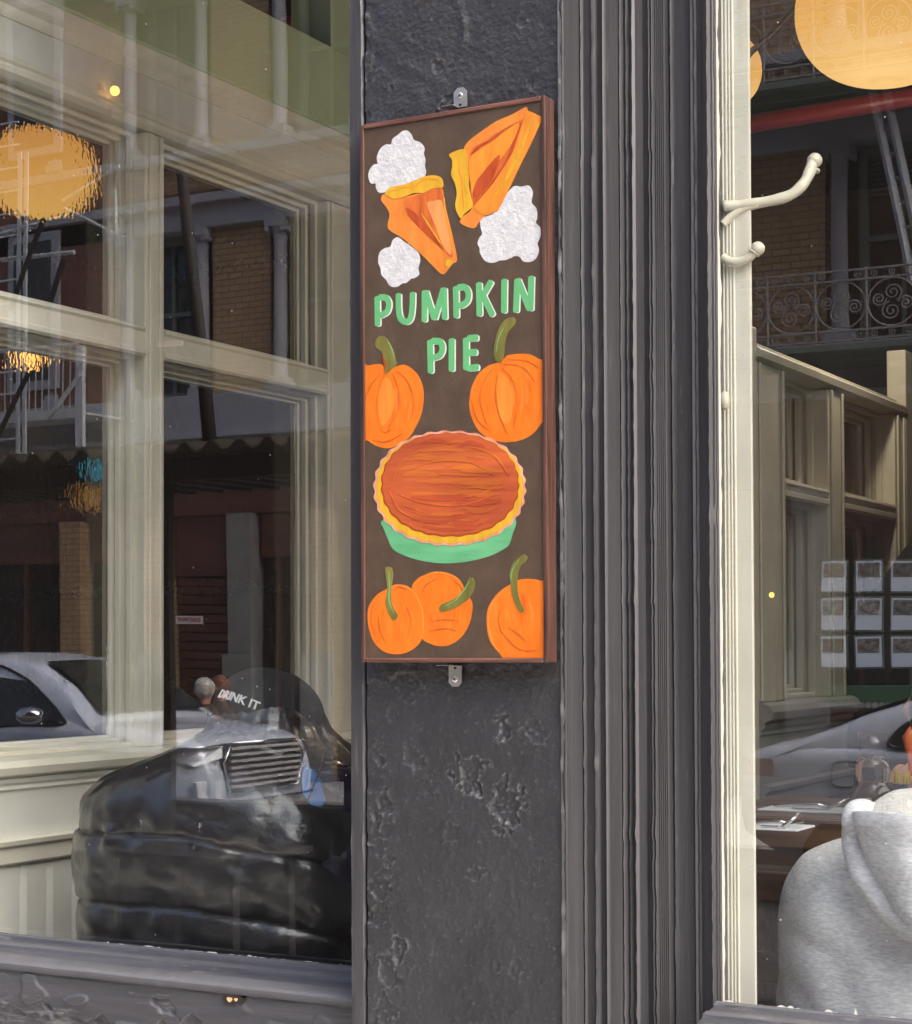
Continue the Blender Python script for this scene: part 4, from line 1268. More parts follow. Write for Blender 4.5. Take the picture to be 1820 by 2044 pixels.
def setting(u, v, L, label, dy=0):
    p = on_y(u, v, 1.0)
    t = ZT
    d = ray(u, v)
    s = (t - CAM[2]) / d[2]
    p = Vector(CAM + d * s)
    n = tag(MB().box((p.x, p.y - .05, t + .0005), (p.x + L, p.y + .05, t + .004)).obj('paper_napkin', M['paper'], bevel=.001), label + ' napkin under the cutlery', 'napkin')
    settle(n, (p.x, p.y, t))
    f_ = thing('fork', label + ' fork lying on the napkin', 'fork', (p.x, p.y, t + .006))
    MB().tube([(p.x + .02, p.y - .01, t + .009), (p.x + L * .55, p.y, t + .012), (p.x + L * .7, p.y + .004, t + .008)], [.003, .0035, .006], 8).obj('handle', M['steel'], f_, smooth=True)
    mb = MB()
    for q in (-.006, -.002, .002, .006):
        mb.tube([(p.x + L * .70, p.y + .004 + q, t + .008), (p.x + L * .92, p.y + .008 + q, t + .012)], .0011, 6)
    mb.obj('tines', M['steel'], f_)
    k = thing('knife', label + ' knife propped across the napkin', 'knife', (p.x, p.y, t + .006))
    MB().tube([(p.x + L * .72, p.y - .035, t + .008), (p.x + L * .95, p.y - .015, t + .03)], [.004, .003], 8).obj('handle', M['steel'], k, smooth=True)
    MB().box((p.x + L * .35, p.y - .04, t + .0065), (p.x + L * .72, p.y - .028, t + .008)).obj('blade', M['steel'], k, bevel=0)
setting(1528, 1614, .19, 'farther')
setting(1492, 1650, .11, 'nearer')
bt = thing('glass_carafe', 'dimpled clear glass carafe with pink salt on the dining table', 'carafe', tuple(on_y(1742, 1650, .80)))
cb_ = on_y(1742, 1650, .80)
MB().lathe([(.001, 0), (.040, 0), (.042, .02), (.037, .055), (.033, .06), (.031, .066), (.034, .085), (.030, .105), (.024, .11), (.026, .115), (.028, .16)], (cb_.x, cb_.y, ZT + .001), 24).obj('body', M['tumbler'], bt, smooth=True)
MB().lathe([(.001, .118), (.022, .118), (.024, .135), (.020, .150), (.001, .153)], (cb_.x, cb_.y, ZT + .001), 16).obj('salt', M['pink'], bt, smooth=True)
cb_ = on_y(1812, 1640, .86)
cp = thing('sachet_holder', 'glass holder of yellow sachets with an orange stirrer at the right edge', 'holder', (cb_.x, cb_.y, ZT))
MB().lathe([(.001, 0), (.034, 0), (.036, .06), (.034, .061), (.030, .004), (.001, .003)], (cb_.x, cb_.y, ZT + .001), 20).obj('holder', M['tumbler'], cp, smooth=True)
for i in range(9):
    xx = cb_.x - .026 + .0058 * i
    box_obj('sachet', (xx, cb_.y - .014, ZT + .006), (xx + .0035, cb_.y + .014, ZT + .078 + .006 * math.sin(i * 2)), M['yellow'], cp, bevel=0)
MB().tube([(cb_.x + .0, cb_.y + .018, ZT + .03), (cb_.x + .004, cb_.y + .02, ZT + .10), (cb_.x - .004, cb_.y + .02, ZT + .15), (cb_.x + .004, cb_.y + .02, ZT + .17)], [.004, .008, .011, .004], 10).obj('stirrer', M['orange_plastic'], cp, smooth=True)

def chair(x, y, label, face=1):
    c = thing('wooden_chair', label, 'chair', (x, y, FL), 'wooden dining chairs')
    m_ = M['wood_chair']
    box_obj('seat', (x - .21, y - .2, FL + .43), (x + .21, y + .2, FL + .465), m_, c, bevel=.008)
    for sx in (-.19, .16):
        for sy in (-.19, .16):
            box_obj('leg', (x + sx, y + sy, FL), (x + sx + .03, y + sy + .03, FL + .4295), m_, c)
    for sx in (-.19, .16):
        yb_ = y + face * .19
        box_obj('back_post', (x + sx, yb_ - .015, FL + .466), (x + sx + .03, yb_ + .015, FL + .86), m_, c)
    for z in (.55, .70, .80):
        box_obj('back_rail', (x - .1595, y + face * .19 - .01, FL + z), (x + .1595, y + face * .19 + .01, FL + z + .055), m_, c)
    for z in (.12, .25):
        box_obj('stretcher', (x - .1595, y - .18, FL + z), (x + .1595, y - .165, FL + z + .025), m_, c)
    return c
chair(-1.18, .42, 'red brown wooden chair glimpsed left of the grey hoodie')
chair(-.78, .50, 'red brown wooden chair under the person in the grey hoodie')
def bench(x0, x1, y0, y1, label):
    b = thing('wooden_bench', label, 'bench', ((x0 + x1) / 2, (y0 + y1) / 2, FL))
    box_obj('seat', (x0, y0, FL + .40), (x1, y1, FL + .45), M['wood_chair'], b, bevel=.006)
    for xx in (x0 + .05, x1 - .11):
        box_obj('leg', (xx, y0 + .04, FL), (xx + .06, y1 - .04, FL + .3995), M['wood_chair'], b)
bench(-2.8, -1.5, .33, .75, 'wooden bench under the person in the black puffer jacket')

# ================================================================== PEOPLE
def skin_body(root, joints, edges, name='body', mat='skin'):
    """one continuous figure: joints {name: (pos, radius)}, edges between them"""
    ks = list(joints)
    me = bpy.data.meshes.new(name)
    base = WL[root.name]
    me.from_pydata([tuple(Vector(joints[k][0]) - base) for k in ks], [(ks.index(a), ks.index(b)) for a, b in edges], [])
    o = bpy.data.objects.new(name, me)
    COL.objects.link(o)
    o.parent = root
    WL[o.name] = base
    me.materials.append(M[mat])
    md = o.modifiers.new('skin', 'SKIN')
    md.use_smooth_shade = True
    lay_ = me.skin_vertices[0].data
    for i, k in enumerate(ks):
        r = joints[k][1]
        lay_[i].radius = (r, r) if not isinstance(r, tuple) else r
        lay_[i].use_root = (i == 0)
    sb = o.modifiers.new('sub', 'SUBSURF')
    sb.levels = sb.render_levels = 1
    return o

def figure(root, pelvis, neck, head, facing, seat=True, hands=None, width=.19, s=1.0):
    """skeleton with five-fingered hands; facing: unit xy vector"""
    f = Vector((facing[0], facing[1], 0)).normalized()
    r = Vector((f.y, -f.x, 0))               # the person's right
    pv, nk, hd = Vector(pelvis), Vector(neck), Vector(head)
    sp = (nk - pv)
    J = {'pelvis': (pv, .10 * s), 'belly': (pv + sp * .35, .085 * s), 'chest': (pv + sp * .68, .08 * s), 'neck0': (nk, .055 * s), 'neck1': (nk + (hd - nk) * .45, .052 * s),
         'skull': (hd, .088 * s), 'crown': (hd + (hd - nk).normalized() * .07 * s, .07 * s), 'chin': (hd + f * .05 * s - Vector((0, 0, .06 * s)), .045 * s), 'nose': (hd + f * .095 * s - Vector((0, 0, .012)), .014 * s)}
    E = [('pelvis', 'belly'), ('belly', 'chest'), ('chest', 'neck0'), ('neck0', 'neck1'), ('neck1', 'skull'), ('skull', 'crown'), ('skull', 'chin'), ('skull', 'nose')]
    for sd, sg in (('r', 1), ('l', -1)):
        sh = nk - Vector((0, 0, .06)) + r * sg * width
        hand = Vector(hands[0 if sg == 1 else 1]) if hands else sh + f * .2 - Vector((0, 0, .5))
        el = (sh + hand) / 2 - Vector((0, 0, .10)) + r * sg * .05 - f * .03
        J['sh' + sd] = (sh, .055 * s)
        J['el' + sd] = (el, .042 * s)
        J['wr' + sd] = (hand, .027 * s)
        d = (hand - el).normalized()
        J['pa' + sd] = (hand + d * .05, (.036 * s, .017 * s))
        E += [('chest', 'sh' + sd), ('sh' + sd, 'el' + sd), ('el' + sd, 'wr' + sd), ('wr' + sd, 'pa' + sd)]
        side = d.cross(Vector((0, 0, 1))).normalized()
        for k, (off, L) in enumerate(((-.027, .062), (-.009, .074), (.009, .07), (.026, .056))):
            b0 = hand + d * .085 + side * off
            for q in range(3):
                J['f%d%d%s' % (k, q, sd)] = (b0 + d * L * (q / 2) - Vector((0, 0, .016 * q * q / 2)), .0085 - .0008 * q)
            E += [('pa' + sd, 'f%d0%s' % (k, sd)), ('f%d0%s' % (k, sd), 'f%d1%s' % (k, sd)), ('f%d1%s' % (k, sd), 'f%d2%s' % (k, sd))]
        J['t0' + sd] = (hand + d * .035 - side * .035 * sg, .0105)
        J['t1' + sd] = (hand + d * .07 - side * .05 * sg - Vector((0, 0, .01)), .0088)
        E += [('wr' + sd, 't0' + sd), ('t0' + sd, 't1' + sd)]
        hp = pv + r * sg * .09 - Vector((0, 0, .03))
        kn_ = hp + f * .40 if seat else hp - Vector((0, 0, .42)) + f * .02
        an = kn_ - Vector((0, 0, .41)) - (f * .02)
        J['hp' + sd] = (hp, .085 * s)
        J['kn' + sd] = (kn_, .058 * s)
        J['an' + sd] = (an, .038 * s)
        J['to' + sd] = (an + f * .15 - Vector((0, 0, .03)), .034 * s)
        E += [('pelvis', 'hp' + sd), ('hp' + sd, 'kn' + sd), ('kn' + sd, 'an' + sd), ('an' + sd, 'to' + sd)]
    b = skin_body(root, J, E)
    for sg in (1, -1):                       # eyes and ears
        c = hd + f * .082 * s + r * sg * .032 * s + Vector((0, 0, .012))
        MB().lathe([(max(.0005, .011 * math.cos(a)), .011 * math.sin(a)) for a in np.linspace(-math.pi / 2, math.pi / 2, 7)], tuple(c), 8).obj('eye', M['car_dark'], root, smooth=True)
        c = hd + r * sg * .088 * s
        MB().tube([c + Vector((0, 0, -.03)), c + r * sg * .012 + Vector((0, 0, 0)) - f * .01, c + Vector((0, 0, .03))], [.008, .016, .010], 8).obj('ear', M['skin'], root, smooth=True)
    return b

def body_rings(name, rings, mat, parent, deform=None, nseg=72, rows=90, sub=0):
    """closed shell of horizontal rings (z, cx, cy, rx, ry, power) smoothly interpolated"""
    R2 = crom(rings, max(2, rows // (len(rings) - 1)), False)
    loops = []
    for i, q in enumerate(R2):
        z, cx, cy, rx, ry, pw = q
        lp = []
        for k in range(nseg):
            a = 2 * math.pi * k / nseg
            ca, sa = math.cos(a), math.sin(a)
            n = (abs(ca) ** pw + abs(sa) ** pw) ** (-1 / pw)
            d = deform(a, z, i / len(R2)) if deform else (1, 0)
            lp.append((cx + rx * n * ca * d[0], cy + ry * n * sa * d[0], z + d[1]))
        loops.append(lp)
    return MB().loft(loops).obj(name, mat, parent, smooth=True, sub=sub)

# --- the man in the black puffer and cap
yJ = .50
pa = thing('person', 'person in black puffer jacket and black cap sitting with their back to the left window', 'person', (-2.28, yJ, FL))
def JX(u, v): return on_y(u, v, yJ).x
def JZ(u, v): return on_y(u, v, yJ).z
hx, hz_ = (JX(435, 1400) + JX(634, 1400)) / 2, JZ(540, 1432)
figure(pa, (-2.28, .54, FL + .52), (-2.26, .54, JZ(450, 1540)), (hx + .01, .53, hz_ - .02), (.88, .35), True, [(-1.85, .85, ZT + .02), (-1.95, .95, ZT + .02)])
SEAMS = [JZ(400, 1640), JZ(400, 1772), JZ(400, 1905)]
def puff(a, z, t):
    # a = -pi/2 faces the window; the quilting seams sag at both flanks and fall away to the right
    ca, sa = math.cos(a), math.sin(a)
    arch = -.016 * abs(ca) ** 1.5 - .045 * max(0, ca + .1) ** 2 + .004 * nz(a * 1.5, 3, 1)
    zz = z - arch
    S_ = sorted(SEAMS + [SEAMS[-1] - .13, SEAMS[0] + .21])
    for lo_z, hi_z in zip(S_, S_[1:]):
        if lo_z <= zz < hi_z:
            f = (zz - lo_z) / (hi_z - lo_z)
            break
    else:
        f, lo_z, hi_z = .5, zz - .1, zz + .1
    bulge = math.sin(math.pi * f ** .85) ** .55
    near = min(zz - lo_z, hi_z - zz)
    pk = math.exp(-(near / .028) ** 2)
    wr = .006 * nz(a * 2.2, z * 5, 4) + pk * (.050 * nz(a * 8, z * 3, 9) + .040 * nz(a * 18, z * 5, 2)) - .016 * math.exp(-(near / .0045) ** 2)
    wr += .050 * abs(nz(a * 4 + z * 9, z * 7 - a * 3, 6)) + .022 * nz(a * 7 - z * 14, z * 10, 5) - .01
    dg = abs((ca * .6 + (z - JZ(600, 1750)) * 1.8) - .36)      # raking sleeve seam
    q = 1 + .024 * (bulge - 1) if zz < SEAMS[0] + .2 else 1
    if sa < .2: q -= .020 * math.exp(-(dg / .018) ** 2)
    return (q + wr, .008 * nz(a * 3, z * 5, 2))
def side(v, ul, ur): 
    ul += 48 * max(0, min(1, (420 - ul) / 180))
    a, b = JX(ul, v), JX(ur, v)
    return JZ(400, v), (a + b) / 2, (b - a) / 2
rg = []
for v, ul, ur, ry in ((1960, 168, 800, .25), (1865, 165, 800, .265), (1760, 160, 800, .275), (1690, 161, 790, .28), (1640, 168, 780, .278), (1590, 182, 755, .270), (1550, 214, 716, .252), (1522, 272, 688, .225), (1500, 335, 670, .20), (1476, 392, 650, .165), (1450, 428, 632, .125), (1425, 438, 622, .115), (1405, 448, 612, .10)):
    z, cx, rx = side(v, ul, ur)
    rg.append((z, cx, yJ + (.0 if ry > .2 else .01), rx, ry, 2.35))
body_rings('puffer_jacket', rg, M['puffer'], pa, puff, 120, 280)
# right sleeve
arm = [Vector((JX(668, 1560), yJ - .02, JZ(668, 1560))), Vector((JX(690, 1640), yJ - .05, JZ(690, 1640))), Vector((JX(712, 1740), yJ - .06, JZ(712, 1740))), Vector((JX(715, 1850), yJ - .02, JZ(715, 1850))), Vector((JX(700, 1900), yJ + .1, JZ(700, 1900)))]
ar = crom([tuple(p) for p in arm], 9, False)
MB().tube(ar, [.075 + .028 * math.sin(min(1, i / len(ar) * 1.6) * math.pi / 2) + .007 * math.sin(i * .9) for i in range(len(ar))], 28).obj('sleeve', M['navy'], pa, smooth=True)
# cap
fd = Vector((.90, .43, 0)).normalized()
rd = Vector((fd.y, -fd.x, 0))
tilt = R_(16)
cu = (Vector((0, 0, 1)) * math.cos(tilt) + fd * math.sin(tilt)).normalized()
cf = (fd * math.cos(tilt) - Vector((0, 0, 1)) * math.sin(tilt)).normalized()
cc = Vector((hx, yJ, JZ(540, 1440)))
CRX, CRY, CRZ = .122, .098, .112
def cap_pt(az, el, k=1.0):                   # az from the brim direction
    return cc + (cf * (CRX * math.cos(az) * math.cos(el)) + rd * (CRY * math.sin(az) * math.cos(el))) * k + cu * (CRZ * math.sin(el) ** .9 * k if el > 0 else CRZ * math.sin(el) * k)
loops = []
for i in range(19):
    el = -0.18 + (math.pi / 2 + .17) * i / 18
    lp = []
    for k in range(72):
        az = 2 * math.pi * k / 72
        seam = 1 - .016 * math.exp(-(((az / (2 * math.pi) * 6) % 1 - .5) / .035) ** 2)
        e = el
        back = abs(az - math.pi)
        if back < .42 and el < .20:          # strap opening arch
            e = max(el, -.18 + .34 * math.sqrt(max(0, 1 - (back / .42) ** 2)))
        lp.append(tuple(cap_pt(az, min(e, 1.5), seam)))
    loops.append(lp)
cp_ = MB().loft(loops, True, False).obj('cap', M['cap'], pa, smooth=True)
bm_ = []
for i in range(15):
    az = -1.15 + 2.3 * i / 14
    e0 = cap_pt(az, -.16)
    ln = .085 * math.cos(az * .95) ** .8 if abs(az * .95) < 1.5 else 0
    e1 = e0 + cf * ln - Vector((0, 0, .045 * (ln / .085))) + rd * .012 * math.sin(az)
    bm_.append([tuple(e0 + (e1 - e0) * t + cu * (.012 * math.sin(math.pi * t) * 0 + .0)) for t in (0, .35, .7, 1)] + [tuple(e0 + (e1 - e0) * t - cu * .005) for t in (1, .7, .35, 0)])
MB().loft(bm_).obj('brim', M['cap'], cp_, smooth=True)
MB().lathe([(.010, 0), (.008, .004), (.001, .006)], tuple(cap_pt(0, 1.5, 1.0)), 12).obj('button', M['cap'], cp_, smooth=True)
stp = [cap_pt(az, -.13, 1.01) for az in np.linspace(math.pi - .5, math.pi + .5, 13)]
MB().tube(stp, .006, 6).obj('strap', M['cap'], cp_, smooth=True)
MB().loft([[tuple(cap_pt(2 * math.pi * k / 40, e, .9)) for k in range(40)] for e in (-.5, -.3, -.1, .1)]).obj('hair', M['hair_brown'], pa, smooth=True)
def text_mesh(txt, size, ext=.0):
    cu_ = bpy.data.curves.new('t', 'FONT')
    cu_.body = txt
    cu_.size = size
    cu_.align_x = 'CENTER'
    cu_.align_y = 'CENTER'
    cu_.extrude = ext
    cu_.resolution_u = 3
    cu_.offset = size * .018
    to = bpy.data.objects.new('t', cu_)
    COL.objects.link(to)
    dg = bpy.context.evaluated_depsgraph_get()
    dg.update()
    me = bpy.data.meshes.new_from_object(to.evaluated_get(dg))
    bpy.data.objects.remove(to)
    return me
me = text_mesh('DRINK IT', .023, .0012)
AZ0, EL0 = math.pi - 1.0, .28
for sgn in (1,):
    for v in me.vertices:
        x, y, z = v.co
        az = AZ0 - x / .098
        el = EL0 + y / .105 - .9 * (x / .08) ** 2 * .10
        p = cap_pt(az, el, 1.012 + z / .11)
        v.co = p
link('cap_lettering', me, M['cap_text'], cp_)
# something bright blue hanging in front of the shoulder
bb = thing('blue_bag', 'small bright blue bag behind the glass beside the black jacket', 'bag', tuple(on_y(626, 1570, .245)))
bo = [(604, 1528), (622, 1534), (640, 1560), (648, 1600), (640, 1612), (618, 1606), (604, 1585), (600, 1555)]
bpt = [on_y(u, v, .245) for u, v in bo]
MB().loft([[tuple(p) for p in bpt], [(p.x, p.y + .008, p.z) for p in bpt]]).obj('pouch', M['blue_cloth'], bb, sub=0, bevel=.003)
MB().tube([on_y(u, v, .244) for u, v in ((612, 1604), (628, 1560), (642, 1530), (650, 1500))], .0022, 6).obj('strap', M['navy'], bb, smooth=True)

# --- the person in the grey hoodie
yH = .50
ph = thing('person', 'person in light grey hooded sweatshirt sitting with their back to the right window', 'person', (-.80, yH, FL))
def HX(u, v, y=yH): return on_y(u, v, y).x
def HZ(u, v, y=yH): return on_y(u, v, y).z
hcx = HX(1845, 1700)
figure(ph, (hcx, .50, FL + .53), (hcx, .50, HZ(1800, 1640)), (hcx + .05, .60, HZ(1800, 1640) + .19), (.1, 1), True, [(hcx + .2, .86, ZT + .03), (hcx - .16, .86, ZT + .03)], .13)
rgh = []
for v, ul, ry in ((2130, 1556, .20), (2043, 1559, .205), (1950, 1559, .205), (1870, 1560, .205), (1800, 1563, .20), (1755, 1570, .185), (1720, 1586, .165), (1697, 1606, .145), (1680, 1640, .125), (1668, 1680, .105), (1655, 1730, .085), (1640, 1762, .07)):
    z = HZ(1650, v)
    xl = HX(ul + 10, v)
    rgh.append((z, hcx, yH + .01, hcx - xl, ry, 2.5))
def crease(a, z, t):
    return (1 + .022 * nz(a * 2.5, z * 5, 5) + .045 * abs(nz(a * 2.4 + z * 6, z * 4 - a * 2, 8)) - .012, 0)
body_rings('sweatshirt', rgh, M['heather'], ph, crease, 96, 130)
def lobe(name, pts, rad, mat, flat=1.0, seg=24):
    c = crom(pts, 8, False)
    rr = crom([(r, 0, 0) for r in rad], 8, False)
    o = MB().tube([tuple(p) for p in c], [max(.004, r[0]) * (1 + .05 * nz(i * .35, 2, r[0] * 30)) for i, r in enumerate(rr)], seg).obj(name, mat, ph, smooth=True)
    return o
def HP(u, v, y): return tuple(on_y(u, v, y))
# hood: an outer roll falling from the neck and an inner fold
yb = .285
def hood_sheet(name, left, right, y0, bulge, mat, seed):
    """drape between two outlines given in picture coordinates on the plane y0"""
    n, m_ = 46, 30
    A = crom([tuple(on_y(u, v, y0)) for u, v in left], 12, False)
    B = crom([tuple(on_y(u, v, y0)) for u, v in right], 12, False)
    rows = []
    for i in range(n + 1):
        a = A[min(len(A) - 1, int(i / n * (len(A) - 1)))]
        b = B[min(len(B) - 1, int(i / n * (len(B) - 1)))]
        rows.append([tuple(a + (b - a) * k / m_ + np.array([0, -bulge * math.sin(math.pi * k / m_) ** .55 + .02 * (1 - math.sin(math.pi * k / m_) ** .35) + .005 * nz(i * .10, k * .12, seed), 0])) for k in range(m_ + 1)])
    o = MB().loft(rows, False, False).obj(name, mat, ph, smooth=True)
    sd_ = o.modifiers.new('thick', 'SOLIDIFY')
    sd_.thickness = .012
    sd_.offset = 1
    return o
lobe('hood', [HP(1704, 1640, .33), HP(1703, 1668, .31), HP(1713, 1712, .295), HP(1733, 1757, .283), HP(1770, 1806, .275), HP(1822, 1846, .272), HP(1885, 1862, .275), HP(1950, 1832, .285), HP(1990, 1762, .30), HP(2004, 1690, .33)], [.016, .020, .022, .023, .025, .027, .027, .025, .022, .018], M['heather'], seg=28)
hood_sheet('hood_fold', [(1708, 1622), (1712, 1648), (1728, 1690), (1748, 1736), (1780, 1790), (1815, 1832), (1858, 1850)], [(1990, 1622), (1985, 1648), (1970, 1690), (1950, 1736), (1920, 1790), (1890, 1832), (1860, 1851)], .275, .048, M['heather'], 7)
lobe('hood_edge', [HP(1700, 1676, .31), HP(1701, 1632, .295), HP(1718, 1616, .31), HP(1745, 1624, .33), HP(1776, 1640, .36)], [.012, .018, .019, .015, .01], M['heather'])
def blob(name, c, rx, ry, rz, mat, amp=.04, parent=None):
    loops = []
    for i in range(1, 22):
        el = -math.pi / 2 + math.pi * i / 22
        loops.append([tuple(Vector(c) + Vector((rx * math.cos(el) * math.cos(a), ry * math.cos(el) * math.sin(a), rz * math.sin(el))) * (1 + amp * nz(math.cos(a) * 2, math.sin(a) * 2, el * 2 + rx))) for a in np.linspace(0, 2 * math.pi, 37)[:-1]])
    return MB().loft(loops).obj(name, mat, parent or ph, smooth=True)
wc = on_y(1830, 1640, .36)
blob('hood_lining', (wc.x, wc.y, wc.z), .088, .085, .055, M['fleece_white'], .05)
hh = Vector((hcx + .05, .59, HZ(1800, 1640) + .20))
blob('hair', hh, .095, .11, .115, M['hair_brown'], .05)

# --- standing person in black behind the table
px0 = on_y(1838, 1120, 2.0)
pc = thing('person', 'person in plain black top standing in the dim room behind the carafe', 'person', (px0.x + .06, 2.0, FL))
def KX(u, v): return on_y(u, v, 2.0).x
def KZ(u, v): return on_y(u, v, 2.0).z
kcx = KX(1905, 1200)
figure(pc, (kcx, 2.0, FL + .95), (kcx, 2.0, KZ(1850, 1080)), (kcx + .02, 2.02, KZ(1850, 1080) + .17), (-.2, 1), False, [(kcx + .25, 2.2, FL + .85), (kcx - .16, 2.25, FL + .85)], .11)
rgk = []
for v, ul, ry in ((1800, 1650, .16), (1650, 1640, .165), (1500, 1596, .17), (1420, 1606, .165), (1340, 1630, .16), (1280, 1665, .15), (1215, 1715, .135), (1160, 1760, .12), (1105, 1800, .10), (1070, 1830, .08), (1050, 1850, .06)):
    rgk.append((KZ(1800, v), kcx, 2.0, kcx - KX(ul, v), ry, 2.3))
body_rings('black_top', rgk, M['blackcloth'], pc, lambda a, z, t: (1 + .012 * nz(a * 2, z * 6, 2), 0), 64, 90)
blob('hair', (kcx + .02, 2.0, KZ(1850, 1080) + .19), .095, .11, .12, M['hair_brown'], .05, pc)

# ================================================================== THE STREET BEHIND THE CAMERA (seen mirrored in the panes)
def S(o, **k): return tag(o, kind='structure')
struct('ground', (-120, -120, -.6), (120, 120, -.20), M['asphalt'])
struct('pavement', (-60, -4.2, -.19), (60, .045, 0), M['concrete'])
struct('road', (-60, -11.15, -.19), (60, -4.36, -.12), M['asphalt'])
struct('kerb', (-60, -4.359, -.19), (60, -4.2005, -.003), M['kerb'])
struct('far_kerb', (-60, -11.30, -.19), (60, -11.151, -.003), M['kerb'])
struct('far_pavement', (-60, -16.3, -.19), (60, -11.3005, 0), M['concrete'])

D = 16.0
YO = GL - D                                  # facade plane of the opposite building (real y)
ob = thing('tenement_building', 'tan brick building with grey blue columns and cornices mirrored in the panes', 'building', (-9, YO, 0))
def OX(u, v=900, d=D): return mir(u, v, d).x
def OZ(u, v, d=D): return mir(u, v, d).z
ZA, ZBc = OZ(450, 870), OZ(450, 790)         # lower cornice
HST = 3.15
PITCH = 2.36
PC = (OX(425, 650) + OX(540, 650)) / 2
PW = abs(OX(540, 650) - OX(425, 650))
DEP = .30
box_obj('backing', (-40, YO - 2.0, 0), (22, YO - DEP - .05, 11.5), M['dark_wall'], ob, bevel=0)
def shared(name, mbuild, mat, **k):
    o = mbuild.obj(name, mat, ob, **k)
    return o
col_h = HST - 1.05
colmb = MB().box((-.13, -.0, 0), (.13, .26, .10)).box((-.11, .02, .10), (.11, .24, .16))
colmb.lathe([(.095, .16), (.085, .3), (.080, col_h - .26), (.088, col_h - .24), (.088, col_h - .20), (.080, col_h - .19), (.10, col_h - .12), (.115, col_h - .10)], (0, .13, 0), 14)
colmb.box((-.14, -.01, col_h - .10), (.14, .27, col_h))
for sx in (-1, 1):
    colmb.tube([(sx * .115, .0, col_h - .13), (sx * .115, .26, col_h - .13)], .035, 10)
base_col = None
wins = None
for st in range(2):
    zb = ZBc + st * HST
    zt = zb + col_h
    # entablature: architrave, frieze, cornice with a lip
    y0_ = YO
    for nm, za, zb_, out, mt in (('architrave', zt, zt + .30, .10, 'stone'), ('cornice', zt + .30, zt + .42, .20, 'stone')):
        box_obj(nm, (-30, y0_ - DEP, za + .0005), (12, y0_ + out, zb_), M[mt], ob, bevel=.01)
    box_obj('brick_band', (-30, y0_ - DEP, zt + .4205), (12, y0_, zb + HST - .12), M['brick'], ob, bevel=0)
    box_obj('red_moulding', (-30, y0_ - .05, zt + .44), (12, y0_ + .06, zt + .50), M['shop_wood'], ob)
    box_obj('sill_course', (-30, y0_ - DEP, zb + HST - .1195), (12, y0_ + .12, zb + HST), M['stone'], ob, bevel=.01)
    for k in range(-5, 8):
        xc_ = PC + k * PITCH
        box_obj('brick_pier', (xc_ - PW / 2, YO - DEP, zb + .0005), (xc_ + PW / 2, YO, zt), M['brick'], ob, bevel=0)
        for sx in (-1, 1):
            if base_col is None:
                base_col = link('column', colmb.mesh('column', False), M['stone'], None)
                sharp_by_angle(base_col.data, 40)
                base_col.parent = ob
                co_ = base_col
            else:
                co_ = base_col.copy()
                COL.objects.link(co_)
            co_.location = Vector((xc_ + sx * (PW / 2 + .15), YO - .12, zb + .001)) - WL[ob.name]
        # window between this pier and the next
        xa_, xb_ = xc_ + PW / 2 + .30, xc_ + PITCH - PW / 2 - .30
        if wins is None:
            ww, wh = xb_ - xa_, col_h
            mb = MB()
            mb.box((0, 0, 0), (.09, .12, wh)).box((ww - .09, 0, 0), (ww, .12, wh)).box((.0901, 0, 0), (ww - .0901, .12, .09)).box((.0901, 0, wh - .12), (ww - .0901, .12, wh))
            mb.box((.0901, .02, wh * .52), (ww - .0901, .10, wh * .52 + .06)).box((ww / 2 - .02, .03, .0901), (ww / 2 + .02, .09, wh * .52 - .001)).box((ww / 2 - .02, .03, wh * .52 + .0601), (ww / 2 + .02, .09, wh - .1201))
            wins = link('window', mb.mesh('window'), M['green_frame'], None)
            wins.parent = ob
            pn = MB().box((.09, .04, .09), (ww - .09, .05, wh - .12)).obj('pane', M['win_dark'])
            pn.parent = wins
            wo = wins
        else:
            wo = copy_tree(wins, ob)
        wo.location = Vector((xa_, YO - DEP + .02, zb + .001)) - WL[ob.name]
        # blinds drawn in some of the windows
        if (k, st) in ((3, 1), (4, 1), (3, 0)):
            mb = MB()
            z = zb + wh - .15
            zlow = zb + (wh * .45 if st else wh * .72)
            while z > zlow:
                mb.box((xa_ + .1, YO - DEP + .075, z), (xb_ - .1, YO - DEP + .10, z + .02))
                z -= .055
            mb.obj('blind', M['blind'], ob)
# lower cornice over the shops
box_obj('shop_cornice', (-30, YO - DEP, ZA), (12, YO + .16, ZBc), M['stone'], ob, bevel=.015)
box_obj('cornice_lip', (-30, YO - .05, ZA - .06), (12, YO + .30, ZA - .001), M['stone'], ob, bevel=.01)
box_obj('sign_band', (-30, YO - DEP, 3.3), (12, YO + .02, ZA - .0605), M['shop_wood'], ob)
box_obj('parapet', (-30, YO - DEP, ZBc + 2 * HST), (12, YO + .2, ZBc + 2 * HST + .8), M['stone'], ob)
# red brick flank at the far left
box_obj('red_brick_wall', (-30, YO + .001, ZBc - .2), (OX(218, 700), YO + .10, ZBc + 2 * HST), M['brick_red'], ob, bevel=0)
fx0, fx1 = OX(30, 700), OX(135, 700)
for st in range(2):
    zb = ZBc + st * HST + .25
    box_obj('flank_window_frame', (fx0, YO + .101, zb), (fx1, YO + .16, zb + 2.1), M['stone'], ob)
    box_obj('flank_pane', (fx0 + .12, YO + .1605, zb + .12), (fx1 - .12, YO + .17, zb + 1.98), M['win_dark'], ob)
